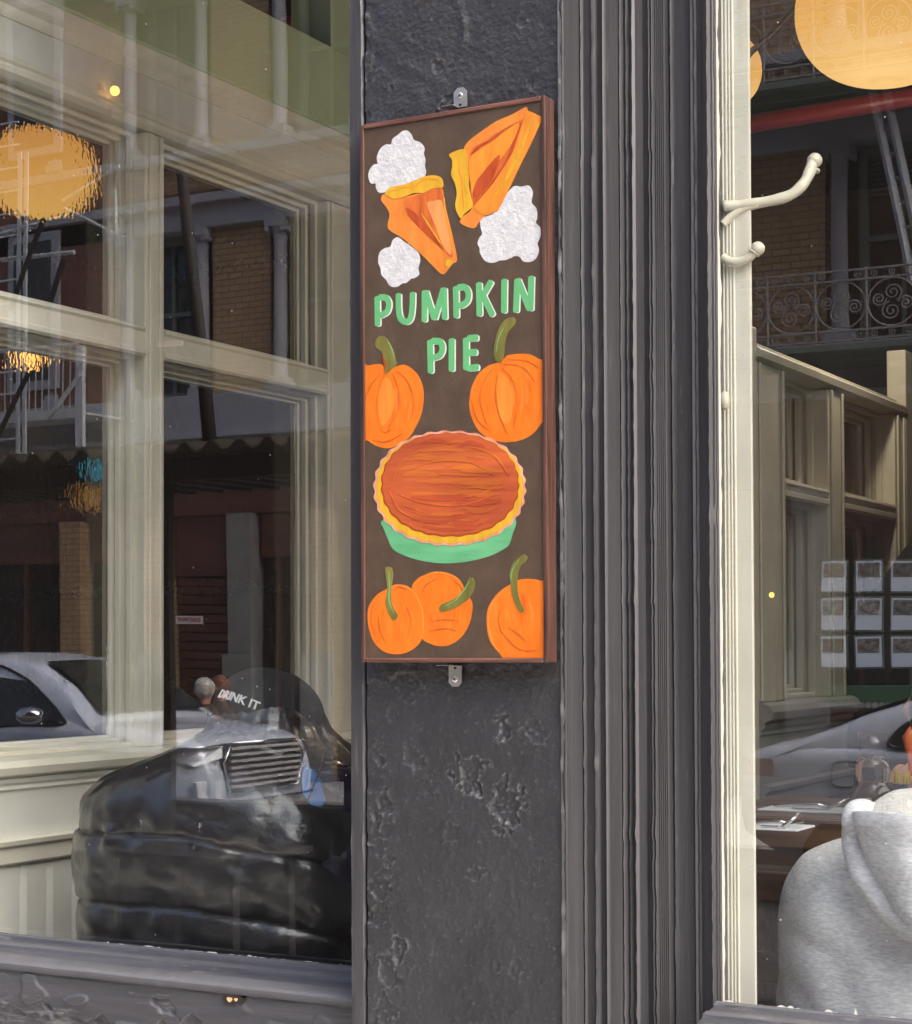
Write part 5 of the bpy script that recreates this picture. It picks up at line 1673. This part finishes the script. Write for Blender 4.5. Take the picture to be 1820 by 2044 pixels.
# ground floor shops
shopx = [OX(u, 1250) for u in (-150, 130, 300, 460, 620, 800, 1000, 1200, 1400, 1585, 1830, 2100)]
for i, x in enumerate(shopx):
    box_obj('shop_pilaster', (x, YO - DEP, 0), (x + .36, YO + .10, 3.2995), M['worn_render'] if i in (3, 9) else M['brick'], ob, bevel=.01)
    box_obj('pilaster_plinth', (x - .05, YO + .1005, 0), (x + .41, YO + .16, 1.55), M['worn_render'], ob, bevel=.01)
for i in range(len(shopx) - 1):
    a, b = shopx[i] + .41, shopx[i + 1] - .05
    if b - a < .3: continue
    if i in (2, 6):                          # rolling shutters
        z = .1
        while z < 2.5:
            box_obj('shutter_slat', (a, YO - .12, z), (b, YO - .09, z + .10), M['shop_wood'], ob, bevel=.01)
            z += .115
        box_obj('transom', (a, YO - .2, 2.52), (b, YO - .05, 3.2995), M['shop_wood'], ob)
    else:
        box_obj('stall_board', (a, YO - .2, 0), (b, YO - .02, .75), M['shop_wood'] if i < 8 else M['green_frame'], ob)
        box_obj('shop_pane', (a, YO - .14, .7505), (b, YO - .13, 2.75), M['win_dark'], ob, bevel=0)
        box_obj('shop_transom', (a, YO - .2, 2.7505), (b, YO - .05, 3.2995), M['shop_wood'], ob)
        n = 3
        for q in range(1, n):
            xx = a + (b - a) * q / n
            box_obj('shop_mullion', (xx - .025, YO - .13 + .0005, .7505), (xx + .025, YO - .06, 2.7495), M['shop_wood'], ob)

# SHAFTWAY signs
def shaftway(u0, v0, u1, v1, label):
    a, b = mir(u0, v1, D - .18), mir(u1, v0, D - .18)
    t = thing('shaftway_sign', label, 'sign', tuple((a + b) / 2))
    y = a.y
    wd, ht = b.x - a.x, b.z - a.z
    box_obj('plate', (a.x, y - .02, a.z), (b.x, y, b.z), M['sign_white'], t, bevel=.002)
    me = text_mesh('SHAFTWAY', ht * .80, .002)
    xs = [v.co.x for v in me.vertices]
    sc_ = wd * .88 / (max(xs) - min(xs))
    for v in me.vertices:
        x, yy, z = v.co
        v.co = ((a.x + b.x) / 2 - x * sc_, y + .003 + z, (a.z + b.z) / 2 + yy)
    link('lettering', me, M['sign_red'], t)
    box_obj('bracket', (a.x + wd * .3, y - .17, a.z + ht * .2), (a.x + wd * .7, y - .0205, b.z - ht * .2), M['iron_dark'], t)
shaftway(318, 679, 366, 694, 'white SHAFTWAY sign mirrored high up on the cream mid rail')
shaftway(353, 1228, 402, 1244, 'white SHAFTWAY sign mirrored low in the dark lower pane')

# notices in the shop window on the right, in a 3 x 3 grid
for r, (va, vb) in enumerate(((1122, 1184), (1197, 1260), (1273, 1334))):
    for c, (ua, ub) in enumerate(((1640, 1687), (1707, 1757), (1777, 1830))):
        a, b = mir(ua, vb, D - .30), mir(ub, va, D - .30)
        nm = ('top', 'middle', 'bottom')[r] + ' row, ' + ('left', 'centre', 'right')[c] + ' column'
        t = thing('notice_card', 'white notice card with a dark picture, ' + nm + ' of the shop display', 'notice', tuple((a + b) / 2), 'notice cards in the opposite shop window')
        box_obj('sheet', (a.x, a.y - .008, a.z), (b.x, a.y, b.z), M['glow_paper'], t, bevel=0)
        wd, ht = b.x - a.x, b.z - a.z
        box_obj('picture', (a.x + wd * .07, a.y + .0005, a.z + ht * .46), (b.x - wd * .07, a.y + .003, b.z - ht * .06), M['print'], t, bevel=0)
        t.rotation_euler = (0, R_(rnd.uniform(-1.6, 1.6)), 0)
        box_obj('backing_frame', (a.x - .02, a.y - .03, a.z - .02), (b.x + .02, a.y - .009, b.z + .02), M['green_frame'], t, bevel=.003)
a, b = mir(1636, 1410, D - .9), mir(1960, 1381, D - .9)
pl = thing('planter_box', 'long green planter box with a scalloped lower edge outside the opposite shop', 'planter', tuple((a + b) / 2))
box_obj('trough', (a.x, a.y - .3, a.z), (b.x, a.y, b.z + .03), M['planter'], pl)
mb = MB()
x = a.x
while x < b.x:
    mb.tube([(x + .03, a.y + .001, a.z + .001), (x + .03, a.y + .02, a.z + .001)], .03, 10)
    x += .066
mb.obj('scallop_edge', M['stone'], pl)
box_obj('stand', (a.x + .1, a.y - .28, 0), (b.x - .1, a.y - .05, a.z - .001), M['shop_wood'], pl)

# white fire escape on the left
DF = D - 1.0
fe = thing('fire_escape', 'pale grey iron fire escape with barred railing mirrored at the left edge', 'fire escape', tuple(mir(100, 830, DF)))
mw = M['iron_white']
def FP(u, v, dd=0): return mir(u, v, DF + dd)
e0, e1 = FP(155, 745), FP(168, 830)
box_obj('end_post', (FP(156, 700).x, FP(156, 700).y - .03, FP(160, 893).z), (FP(170, 700).x, FP(156, 700).y + .03, FP(160, 693).z), mw, fe)
ztop, zbot = FP(100, 690).z, FP(100, 822).z
xr_, xl_ = FP(158, 700).x, FP(158, 700).x - 3.2
yf_ = FP(158, 700).y
box_obj('top_rail', (xl_, yf_ - .015, ztop - .03), (xr_ - .001, yf_ + .015, ztop), mw, fe)
box_obj('platform_edge', (xl_, yf_ - .02, zbot - .12), (xr_ - .001, yf_ + .02, zbot), mw, fe)
box_obj('platform_grating', (xl_, yf_ - 1.0 + .02, zbot - .06), (xr_, yf_ - .0205, zbot - .03), mw, fe)
x = xl_ + .06
while x < xr_ - .04:
    MB().tube([(x, yf_, zbot + .0005), (x, yf_, ztop - .0305)], .0085, 6).obj('baluster', mw, fe)
    x += .112
MB().tube([FP(162, 750, -.05), FP(118, 815, -.05), FP(98, 838, -.05)], .028, 8).obj('brace', mw, fe)
for uu in (38, 52):
    p0, p1 = FP(uu, 300, -.15), FP(uu, 926, -.15)
    MB().box((p0.x - .03, p0.y - .012, p1.z), (p0.x + .03, p0.y + .012, p0.z)).obj('ladder_stringer', mw, fe)
pz = FP(45, 926, -.15).z
pl_, pr_ = FP(-30, 300, -.15).x, FP(40, 300, -.15).x - .031
for k in range(16):
    MB().tube([(pl_, FP(40, 300, -.15).y, pz + .02 + .29 * k), (pr_, FP(40, 300, -.15).y, pz + .02 + .29 * k)], .014, 6).obj('rung', mw, fe)
# upper landing with struts behind the amber lantern
for a_, b_, r in (((0, 465), (140, 430), .03), ((125, 400), (235, 330), .02), ((130, 415), (232, 472), .018), ((228, 380), (232, 472), .02), ((0, 520), (150, 505), .03)):
    MB().tube([FP(*a_), FP(*b_)], r, 8).obj('strut', mw, fe)
for a_, b_ in (((95, 420), (20, 620)), ((60, 745), (-10, 880)), ((130, 520), (92, 640))):
    MB().tube([FP(*a_, -.4), FP(*b_, -.4)], .035, 8).obj('guy_bar', M['post'], fe)

# scroll work balconies on the right
def spiral(c, r, turns, a0, sgn=1, n=26):
    return [(c[0] + r * (1 - .86 * i / n) * math.cos(a0 + sgn * 2 * math.pi * turns * i / n), c[1], c[2] + r * (1 - .86 * i / n) * math.sin(a0 + sgn * 2 * math.pi * turns * i / n)) for i in range(n + 1)]
DB = D - 1.0
def balcony(vt, vb, u_ref, label, x0, x1):
    p, q = mir(u_ref, vt, DB), mir(u_ref, vb, DB)
    H = p.z - q.z
    t = thing('iron_balcony', label, 'balcony', (x0, p.y, q.z), 'scrolled iron balconies on the opposite front')
    mi = M['iron_dark']
    yb_ = p.y
    bw = H * .14
    for nm, z in (('top_rail', p.z), ('upper_rail', p.z - bw), ('lower_rail', q.z + bw), ('bottom_rail', q.z)):
        box_obj(nm, (x0, yb_ - .012, z - .012), (x1, yb_ + .012, z + .008), mi, t)
    box_obj('platform', (x0, YO, q.z - .10), (x1, yb_ + .03, q.z - .04), M['green_frame'], t)
    for k in range(3):
        box_obj('bearer', (x0, YO + .2 + .3 * k, q.z - .18), (x1, YO + .26 + .3 * k, q.z - .1005), M['green_frame'], t)
    W = .50
    n = int((x1 - x0) / W)
    mb = MB()
    zc_, hh_ = (p.z + q.z) / 2, H / 2 - bw
    c = x0 + W / 2
    r = min(W / 2 - .01, hh_ - .005)
    mb.tube([(c + r * math.cos(a), yb_, zc_ + r * math.sin(a)) for a in np.linspace(0, 2 * math.pi, 33)], .008, 5)
    for dx_, dz_, rr, a0, sg in ((.0, .40, .38, -1.2, 1), (-.05, -.38, .40, 1.8, 1), (-.55, .16, .30, 0, -1), (.55, -.1, .32, 3, -1)):
        mb.tube(spiral((c + dx_ * r, yb_, zc_ + dz_ * r), rr * r, 1.9, a0, sg), .0075, 5)
    for zz in (p.z - bw / 2, q.z + bw / 2):
        for dx_ in (-.17, 0, .17):
            mb.tube(spiral((c + dx_, yb_, zz), bw * .42, 1.6, 1.0, 1, 18), .006, 5)
    first = mb.obj('scroll_panel', mi, t)
    for k in range(1, n):
        cc_ = first.copy()
        COL.objects.link(cc_)
        cc_.location.x += W * k
    for k in range(n + 1):
        MB().tube([(x0 + W * k, yb_, q.z - .05), (x0 + W * k, yb_, p.z + .02)], .012, 6).obj('upright', mi, t)
    return t
bx0 = mir(1440, 600, DB).x
balcony(541, 681, 1655, 'scrolled iron balcony mirrored level with the pumpkin stems in the right window', bx0, bx0 + 5)
balcony(-10, 142, 1655, 'scrolled iron balcony mirrored at the top of the right window, over the amber lantern', bx0, bx0 + 5)
stair = thing('iron_stair', 'pale steep iron stair between the two scrolled balconies', 'stair', tuple(mir(1780, 400, D - .6)))
for du in (0, 28):
    MB().tube([mir(1733 + du, 150, D - .6), mir(1815 + du, 560, D - .6)], .045, 4).obj('stringer', mw, stair)
for k in range(9):
    t_ = k / 8
    MB().tube([mir(1735 + 82 * t_, 160 + 390 * t_, D - .6), mir(1761 + 82 * t_, 160 + 390 * t_, D - .6)], .02, 4).obj('tread', M['iron_dark'], stair)

# corrugated roof of the outdoor dining shed
dS = 3.9
sh = thing('dining_shed', 'roadside dining shed with a dark corrugated roof mirrored across the left window', 'shed', tuple(mir(330, 1285, dS)))
zr = mir(300, 897, dS).z
xs0, xs1 = mir(-760, 900, dS).x, mir(690, 900, dS).x
yr0 = mir(300, 897, dS).y
mb = MB()
n = int((xs1 - xs0) / .018)
rows = []
for yy, dz in ((yr0, 0), (yr0 - 1.0, .10), (yr0 - 2.1, .22)):
    rows.append([(xs0 + (xs1 - xs0) * i / n, yy, zr + dz + .024 * math.sin(i * .018 / .15 * 2 * math.pi)) for i in range(n + 1)])
o = MB().loft(rows, False, False).obj('corrugated_roof', M['awning'], sh, smooth=True)
md = o.modifiers.new('thick', 'SOLIDIFY')
md.thickness = .012
for yy, zz in ((yr0 - .08, zr - .14), (yr0 - 2.0, zr + .05)):
    box_obj('roof_beam', (xs0, yy - .04, zz), (xs1, yy, zz + .10), M['post'], sh)
for k in range(24):
    xx = xs0 + .2 + (xs1 - xs0 - .4) * k / 23
    box_obj('rafter', (xx, yr0 - 1.95, zr - .02), (xx + .045, yr0 - .12, zr + .03), M['awning'], sh)
px1 = mir(292, 1500, dS).x
px2 = px1 + .045
for xx in (px1, xs1 - .09, xs0 + .02):
    for yy in ((yr0 - .12, yr0 - 2.08) if xx < px1 else (yr0 - .12,)):
        box_obj('post', (xx, yy - .04, -.12 if yy < -4.36 else 0), (xx + (px2 - px1), yy, zr - .141 if yy > -4.8 else zr + .049), M['post'], sh)
lp = MB().tube([mir(364, 335, dS + 1.2), mir(402, 700, dS + 1.2), mir(421, 905, dS + 1.2)], [.030, .036, .040], 10).obj('leaning_pole', M['post'], None, smooth=True)
tag(lp, 'dark leaning pole rising above the shed roof, mirrored in the left window', 'pole')
box_obj('low_wall', (xs0, yr0 - 2.2, -.12), (xs1, yr0 - 2.1, .70), M['post'], sh)
box_obj('wall_cap', (xs0, yr0 - 2.24, .7005), (xs1, yr0 - 2.06, .74), M['shed_cap'], sh)
za_, zc2 = mir(250, 1498, dS + .2).z, mir(500, 1604, dS + .2).z
box_obj('front_wall', (xs0, yr0 - .20, .0205), (px1, yr0 - .161, za_), M['post'], sh)
box_obj('front_wall', (px1 + .0455, yr0 - .20, .0205), (xs1, yr0 - .161, zc2), M['post'], sh)
box_obj('end_wall', (xs0 - .06, yr0 - 2.2, -.12), (xs0 - .001, yr0 - .2, .60), M['post'], sh)
box_obj('end_wall', (xs1 + .001, yr0 - 2.2, -.12), (xs1 + .06, yr0 - .2, .60), M['post'], sh)
box_obj('deck', (xs0, yr0 - 2.06, .003), (xs1, yr0 + .0, .02), M['post'], sh)
# table with tumblers inside the shed
zt_ = .78
d1 = 3.3
ta = mir(178, 1745, d1)
st_ = thing('cafe_table', 'small dark outdoor cafe table with two tumblers, mirrored across the puffer jacket', 'table', (ta.x, ta.y, 0))
ta2 = mir(480, 1690, d1)
box_obj('top', (ta.x, ta.y - .55, zt_ - .03), (ta2.x, ta.y, zt_), M['post'], st_, bevel=.004)
for xx in (ta.x + .05, ta2.x - .11):
    for yy in (ta.y - .5, ta.y - .08):
        box_obj('leg', (xx, yy, .0205), (xx + .05, yy + .05, zt_ - .0305), M['post'], st_)
for i, uu in enumerate((275, 388)):
    g = mir(uu, 1740, d1 + .18)
    o = MB().lathe([(.001, 0), (.032, 0), (.037, .12), (.035, .121), (.030, .008), (.001, .006)], (g.x, g.y, zt_ + .001), 18).obj('tumbler', M['tumbler'], None, smooth=True)
    tag(o, ('left' if i == 0 else 'right') + ' clear tumbler standing on the outdoor cafe table', 'glass', 'tumblers on the cafe table')
    settle(o, (g.x, g.y, zt_))

# people sitting across the street
def sitter(u, v, d, label, hair, coat, facing):
    h = mir(u, v, d)
    t = thing('person', label, 'person', (h.x, h.y, 0))
    hz0 = h.z
    figure(t, (h.x, h.y, hz0 - .72), (h.x, h.y, hz0 - .19), (h.x, h.y, hz0), facing, True)
    blob('hair', (h.x, h.y - .0, hz0 + .03), .105, .11, .115, M[hair], .08, t)
    body_rings('coat', [(hz0 - .82, h.x, h.y, .21, .17, 2.4), (hz0 - .5, h.x, h.y, .22, .17, 2.4), (hz0 - .30, h.x, h.y, .19, .13, 2.3), (hz0 - .2, h.x, h.y, .12, .10, 2.2), (hz0 - .13, h.x, h.y, .08, .08, 2)], M[coat], t, None, 32, 30)
    box_obj('stool', (h.x - .2, h.y - .2, 0), (h.x + .2, h.y + .2, hz0 - .83), M['post'], t)
    return t
sitter(405, 1378, 12.4, 'grey haired person in a brown coat mirrored just left of the black cap', 'hair_grey', 'brown_coat', (.3, -1))
sitter(437, 1372, 12.9, 'auburn haired person mirrored between the grey hair and the black cap', 'hair_red', 'brown_coat', (-1, .1))

# ------------------------------------------------------------------ parked cars
def car(name, label, x_rear, L, yn, W, paint, roofp, hoodp, belt, glasspolys, suv):
    """yn: y of the near side (towards the restaurant); the far side is yn - W. Profile points are (distance from the rear, z)."""
    t = thing(name, label, 'car', (x_rear + L / 2, yn - W / 2, -.12), 'cars parked across the street')
    def ip(pts, s):
        for (a, za), (b, zb) in zip(pts, pts[1:]):
            if a <= s <= b:
                q = (s - a) / (b - a + 1e-9)
                q = q * q * (3 - 2 * q) * .35 + q * .65
                return za + (zb - za) * q
        return pts[-1][1]
    TUM = .42
    yc_ = yn - W / 2
    def hw(s):                               # half width in plan, rounded at the ends
        e = min(s, L - s)
        return W / 2 - (.20 * (1 - min(1, e / .55)) ** 2.2)
    def ring(s, prof, zb, zlo):
        w_ = hw(s)
        zt = ip(prof, s)
        pts = []
        for z, f in ((zlo, -.05), (zlo + .10, 0.0), (.45, .015), (.62, .02), (zb - .05, .0), (zb, -.012)):
            pts.append((w_ + f, min(z, zt - .02)))
        return pts, w_, zt
    sl_ = sorted(set([0, .02, .06, .12, .2, .3, .45] + list(np.arange(.6, L - .5, .15)) + [L - .45, L - .3, L - .2, L - .12, L - .06, L - .02, L]))
    loops = []
    for s in sl_:
        zb = ip(belt, s)
        zlo = .22 + (.12 * (1 - min(1, min(s, L - s) / .3)))
        pts, w_, zt = ring(s, hoodp, zb, zlo)
        top = [(w_ - .05, zt - .025), (w_ - .14, zt - .006), (w_ * .5, zt + .012), (0, zt + .018)]
        half = pts + top
        full = [(x_rear + s, yc_ + y, z) for y, z in half] + [(x_rear + s, yc_ - y, z) for y, z in half[-2::-1]]
        loops.append(full)
    MB().loft(loops, True, True).obj('body', M[paint], t, auto=50)
    # cabin
    s0, s1 = roofp[0][0], roofp[-1][0]
    ss = [s0 + (s1 - s0) * k / 40 for k in range(41)]
    loops = []
    for s in ss:
        zt = ip(roofp, s)
        zb = min(ip(belt, s) - .02, zt - .004)
        w_ = hw(s) - .012
        wt = w_ - TUM * (zt - zb)
        half = [(w_ - .01, zb - .03), (w_ - .005, zb), (w_ - (w_ - wt) * .5, zb + (zt - zb) * .5), (wt + .03, zt - .05), (wt - .02, zt - .015), (wt - .10, zt + .0), (wt * .4, zt + .02), (0, zt + .025)]
        loops.append([(x_rear + s, yc_ + y, z) for y, z in half] + [(x_rear + s, yc_ - y, z) for y, z in half[-2::-1]])
    MB().loft(loops, True, True).obj('cabin', M[paint], t, auto=45)
    def side_y(s, z, out=.004):
        w_ = hw(s) - .012
        zb = ip(belt, s) - .02
        return yc_ + w_ - .005 - TUM * max(0, z - zb) + out
    for poly in glasspolys:
        p2 = crom(poly, 5)
        cxp = np.mean(p2, 0)
        vs = [(x_rear + cxp[0], side_y(*cxp, .010), cxp[1])]
        rn = [(x_rear + s, side_y(s, z, .010), z) for s, z in p2]
        mid = [(x_rear + cxp[0] + (s - cxp[0]) * .5, side_y(cxp[0] + (s - cxp[0]) * .5, cxp[1] + (z - cxp[1]) * .5, .010), cxp[1] + (z - cxp[1]) * .5) for s, z in p2]
        N = len(rn)
        fs = [(0, 1 + k, 1 + (k + 1) % N) for k in range(N)] + [(1 + k, 1 + N + k, 1 + N + (k + 1) % N, 1 + (k + 1) % N) for k in range(N)]
        g = MB().add(vs + mid + rn, fs).obj('side_window', M['car_glass'], t, smooth=True)
        MB().tube([(x, y + .002, z) for x, y, z in rn] + [(rn[0][0], rn[0][1] + .002, rn[0][2])], .012, 6).obj('window_trim', M['car_dark'], g, smooth=True)
    for sx in (.82, L - .85):
        wc_ = (x_rear + sx, yn - .10, .21)
        wh_ = []
        for yy in (yn - .24, yn + .012, yn + .012, yn - .24):
            pass
        def disc(r, ya, yb2, nm, mt, parent):
            return MB().loft([[(wc_[0] + rr * math.cos(a), yy, wc_[2] + rr * math.sin(a)) for a in np.linspace(0, 2 * math.pi, 33)[:-1]] for rr, yy in ((r * .9, ya), (r, ya + .03), (r, yb2 - .03), (r * .9, yb2))]).obj(nm, mt, parent, auto=40)
        for ya, yb2 in ((yn - .21, yn + .014), (yn - W - .014, yn - W + .21)):
            wl_ = disc(.33, ya, yb2, 'wheel', M['tyre'], t)
            disc(.22, ya - .004, yb2 + .004, 'rim', M['chrome'], wl_)
    return t, side_y, x_rear, ip

YN = GL - 9.2
# the silver crossover: front at the right
xf = mir(372, 1450, 9.2).x
Ls = 4.55
t, sy, xr0, ip = car('parked_car', 'pale silver crossover car with big slatted grille mirrored in the left window', xf + .08 - Ls, Ls, YN, 1.86, 'car_silver2',
    [(.25, 1.0), (.45, 1.34), (.75, 1.50), (1.4, 1.565), (2.1, 1.56), (2.6, 1.50), (3.0, 1.32), (3.5, .985)],
    [(0, .80), (.06, 1.02), (.3, 1.04), (3.3, 1.02), (3.6, .985), (4.1, .945), (4.4, .88), (4.5, .80), (4.55, .62)],
    [(0, .85), (.5, .95), (3.4, .93), (4.0, .88), (4.4, .80), (4.55, .72)],
    [[(1.1, .99), (1.1, 1.36), (1.6, 1.45), (2.03, 1.45), (2.05, .985)], [(2.16, .98), (2.16, 1.45), (2.55, 1.38), (2.85, 1.22), (3.12, 1.04), (3.13, .985), (2.7, .97)]], True)
fx = xr0 + Ls
# windscreen laid on the raked front of the cabin
yc_ = YN - .93
ws = MB()
rowsw = []
for s, z in ((2.66, 1.475), (2.85, 1.405), (3.05, 1.295), (3.25, 1.165), (3.42, 1.055)):
    half = .80 - .42 * (z - .95) * .9
    rowsw.append([(xr0 + s + .010, yc_ + half * q, z + .028 + .012 * (1 - q * q)) for q in np.linspace(-.93, .93, 13)])
ws.loft(rowsw, False, False).obj('windscreen', M['car_glass'], t, smooth=True)
def slab(nm, pts, th, mt, axis=0):           # a plate on the nose: pts (y from the near side, z)
    a = [(fx + q - .0, YN - y, z) for y, z, q in pts]
    b = [(x - th, y, z) for x, y, z in a]
    return MB().loft([a, b]).obj(nm, M[mt], t, bevel=.008)
slab('grille', [(.42, .84, .012), (1.44, .84, .012), (1.52, .70, .02), (1.44, .45, .015), (.42, .45, .015), (.34, .70, .02)], .10, 'car_dark')
for k in range(7):
    z = .48 + .052 * k
    e = .02 * abs(3.5 - k) / 3.5
    MB().box((fx + .01, YN - 1.46 + e, z), (fx + .05, YN - .40 - e, z + .022)).obj('grille_slat', M['iron_dark'], t)
MB().tube([(fx + .03, YN - y, z) for y, z in ((.44, .845), (1.42, .845), (1.53, .70), (1.44, .44), (.42, .44), (.33, .70), (.44, .845))], .011, 8).obj('grille_frame', M['chrome'], t, smooth=True)
for sg, ya, yb2 in ((1, .03, .34), (-1, 1.52, 1.83)):
    a = [(fx - .36, ya if sg > 0 else yb2, .80), (fx - .12, ya + .03 if sg > 0 else yb2 - .03, .82), (fx + .012, yb2 if sg > 0 else ya, .83), (fx + .02, yb2 if sg > 0 else ya, .73), (fx - .08, ya + .06 if sg > 0 else yb2 - .06, .67), (fx - .30, ya if sg > 0 else yb2, .72)]
    A_ = [(x, YN - y + .012 * sg, z) for x, y, z in a]
    B_ = [(x - .04, y - .05 * sg, z) for x, y, z in A_]
    hl = MB().loft([A_, B_]).obj('headlight', M['lens'], t, bevel=.006)
    MB().tube([Vector(p) + Vector((.006, .004 * sg, 0)) for p in A_[:3]], .010, 6).obj('chrome_strip', M['chrome'], hl, smooth=True)
    ii = [(fx - .05, ya + .04, .54), (fx + .025, yb2, .55), (fx + .03, yb2, .44), (fx - .02, ya + .08, .43)]
    slab('lower_intake', [(.06, .55, -.05), (.32, .56, .02), (.32, .36, .02), (.10, .36, -.05)] if sg > 0 else [(1.54, .56, .02), (1.80, .55, -.05), (1.76, .36, -.05), (1.54, .36, .02)], .05, 'iron_white')
MB().tube([(fx - .06, YN - .05, .345), (fx + .03, YN - .34, .35), (fx + .035, YN - 1.52, .35), (fx - .06, YN - 1.81, .345)], .022, 8).obj('bumper_strip', M['chrome'], t, smooth=True)
mp_ = mir(45, 1408, 9.1)
mb = blob('door_mirror', (xr0 + 2.93, YN + .12, 1.06), .13, .11, .075, M['chrome'], .03, t)
for s in (2.10, 1.02):
    MB().tube([(xr0 + s, sy(s, z, .004) if z > .9 else YN + .018, z) for z in (.30, .5, .7, .86)], .005, 5).obj('door_gap', M['car_dark'], t)
MB().tube([(xr0 + 3.32, YN + .02, .84), (xr0 + 3.44, YN + .022, .85), (xr0 + 3.5, YN + .02, .845)], [.004, .012, .004], 8).obj('side_badge', M['car_dark'], t)

# the blue grey saloon: rear at the left
xr_s = mir(1462, 1530, 9.2).x
t, sy, xr0, ip = car('parked_car', 'silver blue saloon car showing its rear wing and fuel flap, mirrored in the right window', xr_s, 4.7, YN, 1.80, 'car_silver',
    [(.30, .93), (.6, 1.045), (.95, 1.175), (1.3, 1.285), (1.7, 1.36), (2.2, 1.40), (2.7, 1.37), (3.1, 1.22), (3.6, .95)],
    [(0, .78), (.05, .90), (.25, .955), (.6, .975), (3.4, .95), (4.0, .90), (4.5, .80), (4.7, .62)],
    [(0, .80), (.4, .885), (1.2, .90), (3.4, .89), (4.3, .80), (4.7, .7)],
    [[(1.12, .945), (1.10, 1.02), (1.22, 1.12), (1.5, 1.23), (1.8, 1.285), (2.08, 1.30), (2.10, .93), (1.6, .925)], [(2.20, .93), (2.20, 1.305), (2.6, 1.27), (2.95, 1.10), (3.2, .96), (2.8, .925)]], False)
pf = mir(1690, 1545, 9.2)
sC = pf.x - xr0
fl = [(sC - .085, pf.z + .02), (sC - .06, pf.z + .075), (sC + .07, pf.z + .08), (sC + .095, pf.z + .06), (sC + .085, pf.z - .04), (sC + .05, pf.z - .08), (sC - .06, pf.z - .078), (sC - .09, pf.z - .045)]
rn = [(xr0 + s, YN + .021, z) for s, z in crom(fl, 5)]
MB().tube(rn + [rn[0]], .0045, 5).obj('fuel_flap', M['car_dark'], t)
for s in (2.14, 1.05):
    MB().tube([(xr0 + s, YN + .018 if z < .88 else sy(s, z, .006), z) for z in (.30, .5, .7, .88)], .005, 5).obj('door_gap', M['car_dark'], t)
MB().tube([(xr0 + 1.45, YN + .03, .80), (xr0 + 1.52, YN + .055, .81), (xr0 + 1.66, YN + .055, .812), (xr0 + 1.72, YN + .03, .805)], [.010, .014, .014, .010], 8).obj('door_handle', M['car_silver'], t, smooth=True)
MB().loft([[(xr0 + .02 + .35 * q, YN - .16 * (1 - q) ** 2 + .012, .74 + .0 * q), (xr0 + .02 + .35 * q, YN - .16 * (1 - q) ** 2 + .012, .86)] for q in np.linspace(0, .8, 8)], False, False).obj('tail_light', M['red_lens'], t, smooth=True)
rw_ = []
for s, z in ((.50, 1.005), (.75, 1.10), (1.0, 1.19), (1.28, 1.275)):
    half = .74 - .40 * (z - .9)
    rw_.append([(xr0 + s - .006, YN - .90 + half * q, z + .032) for q in np.linspace(-.92, .92, 11)])
MB().loft(rw_, False, False).obj('rear_window', M['car_glass'], t, smooth=True)
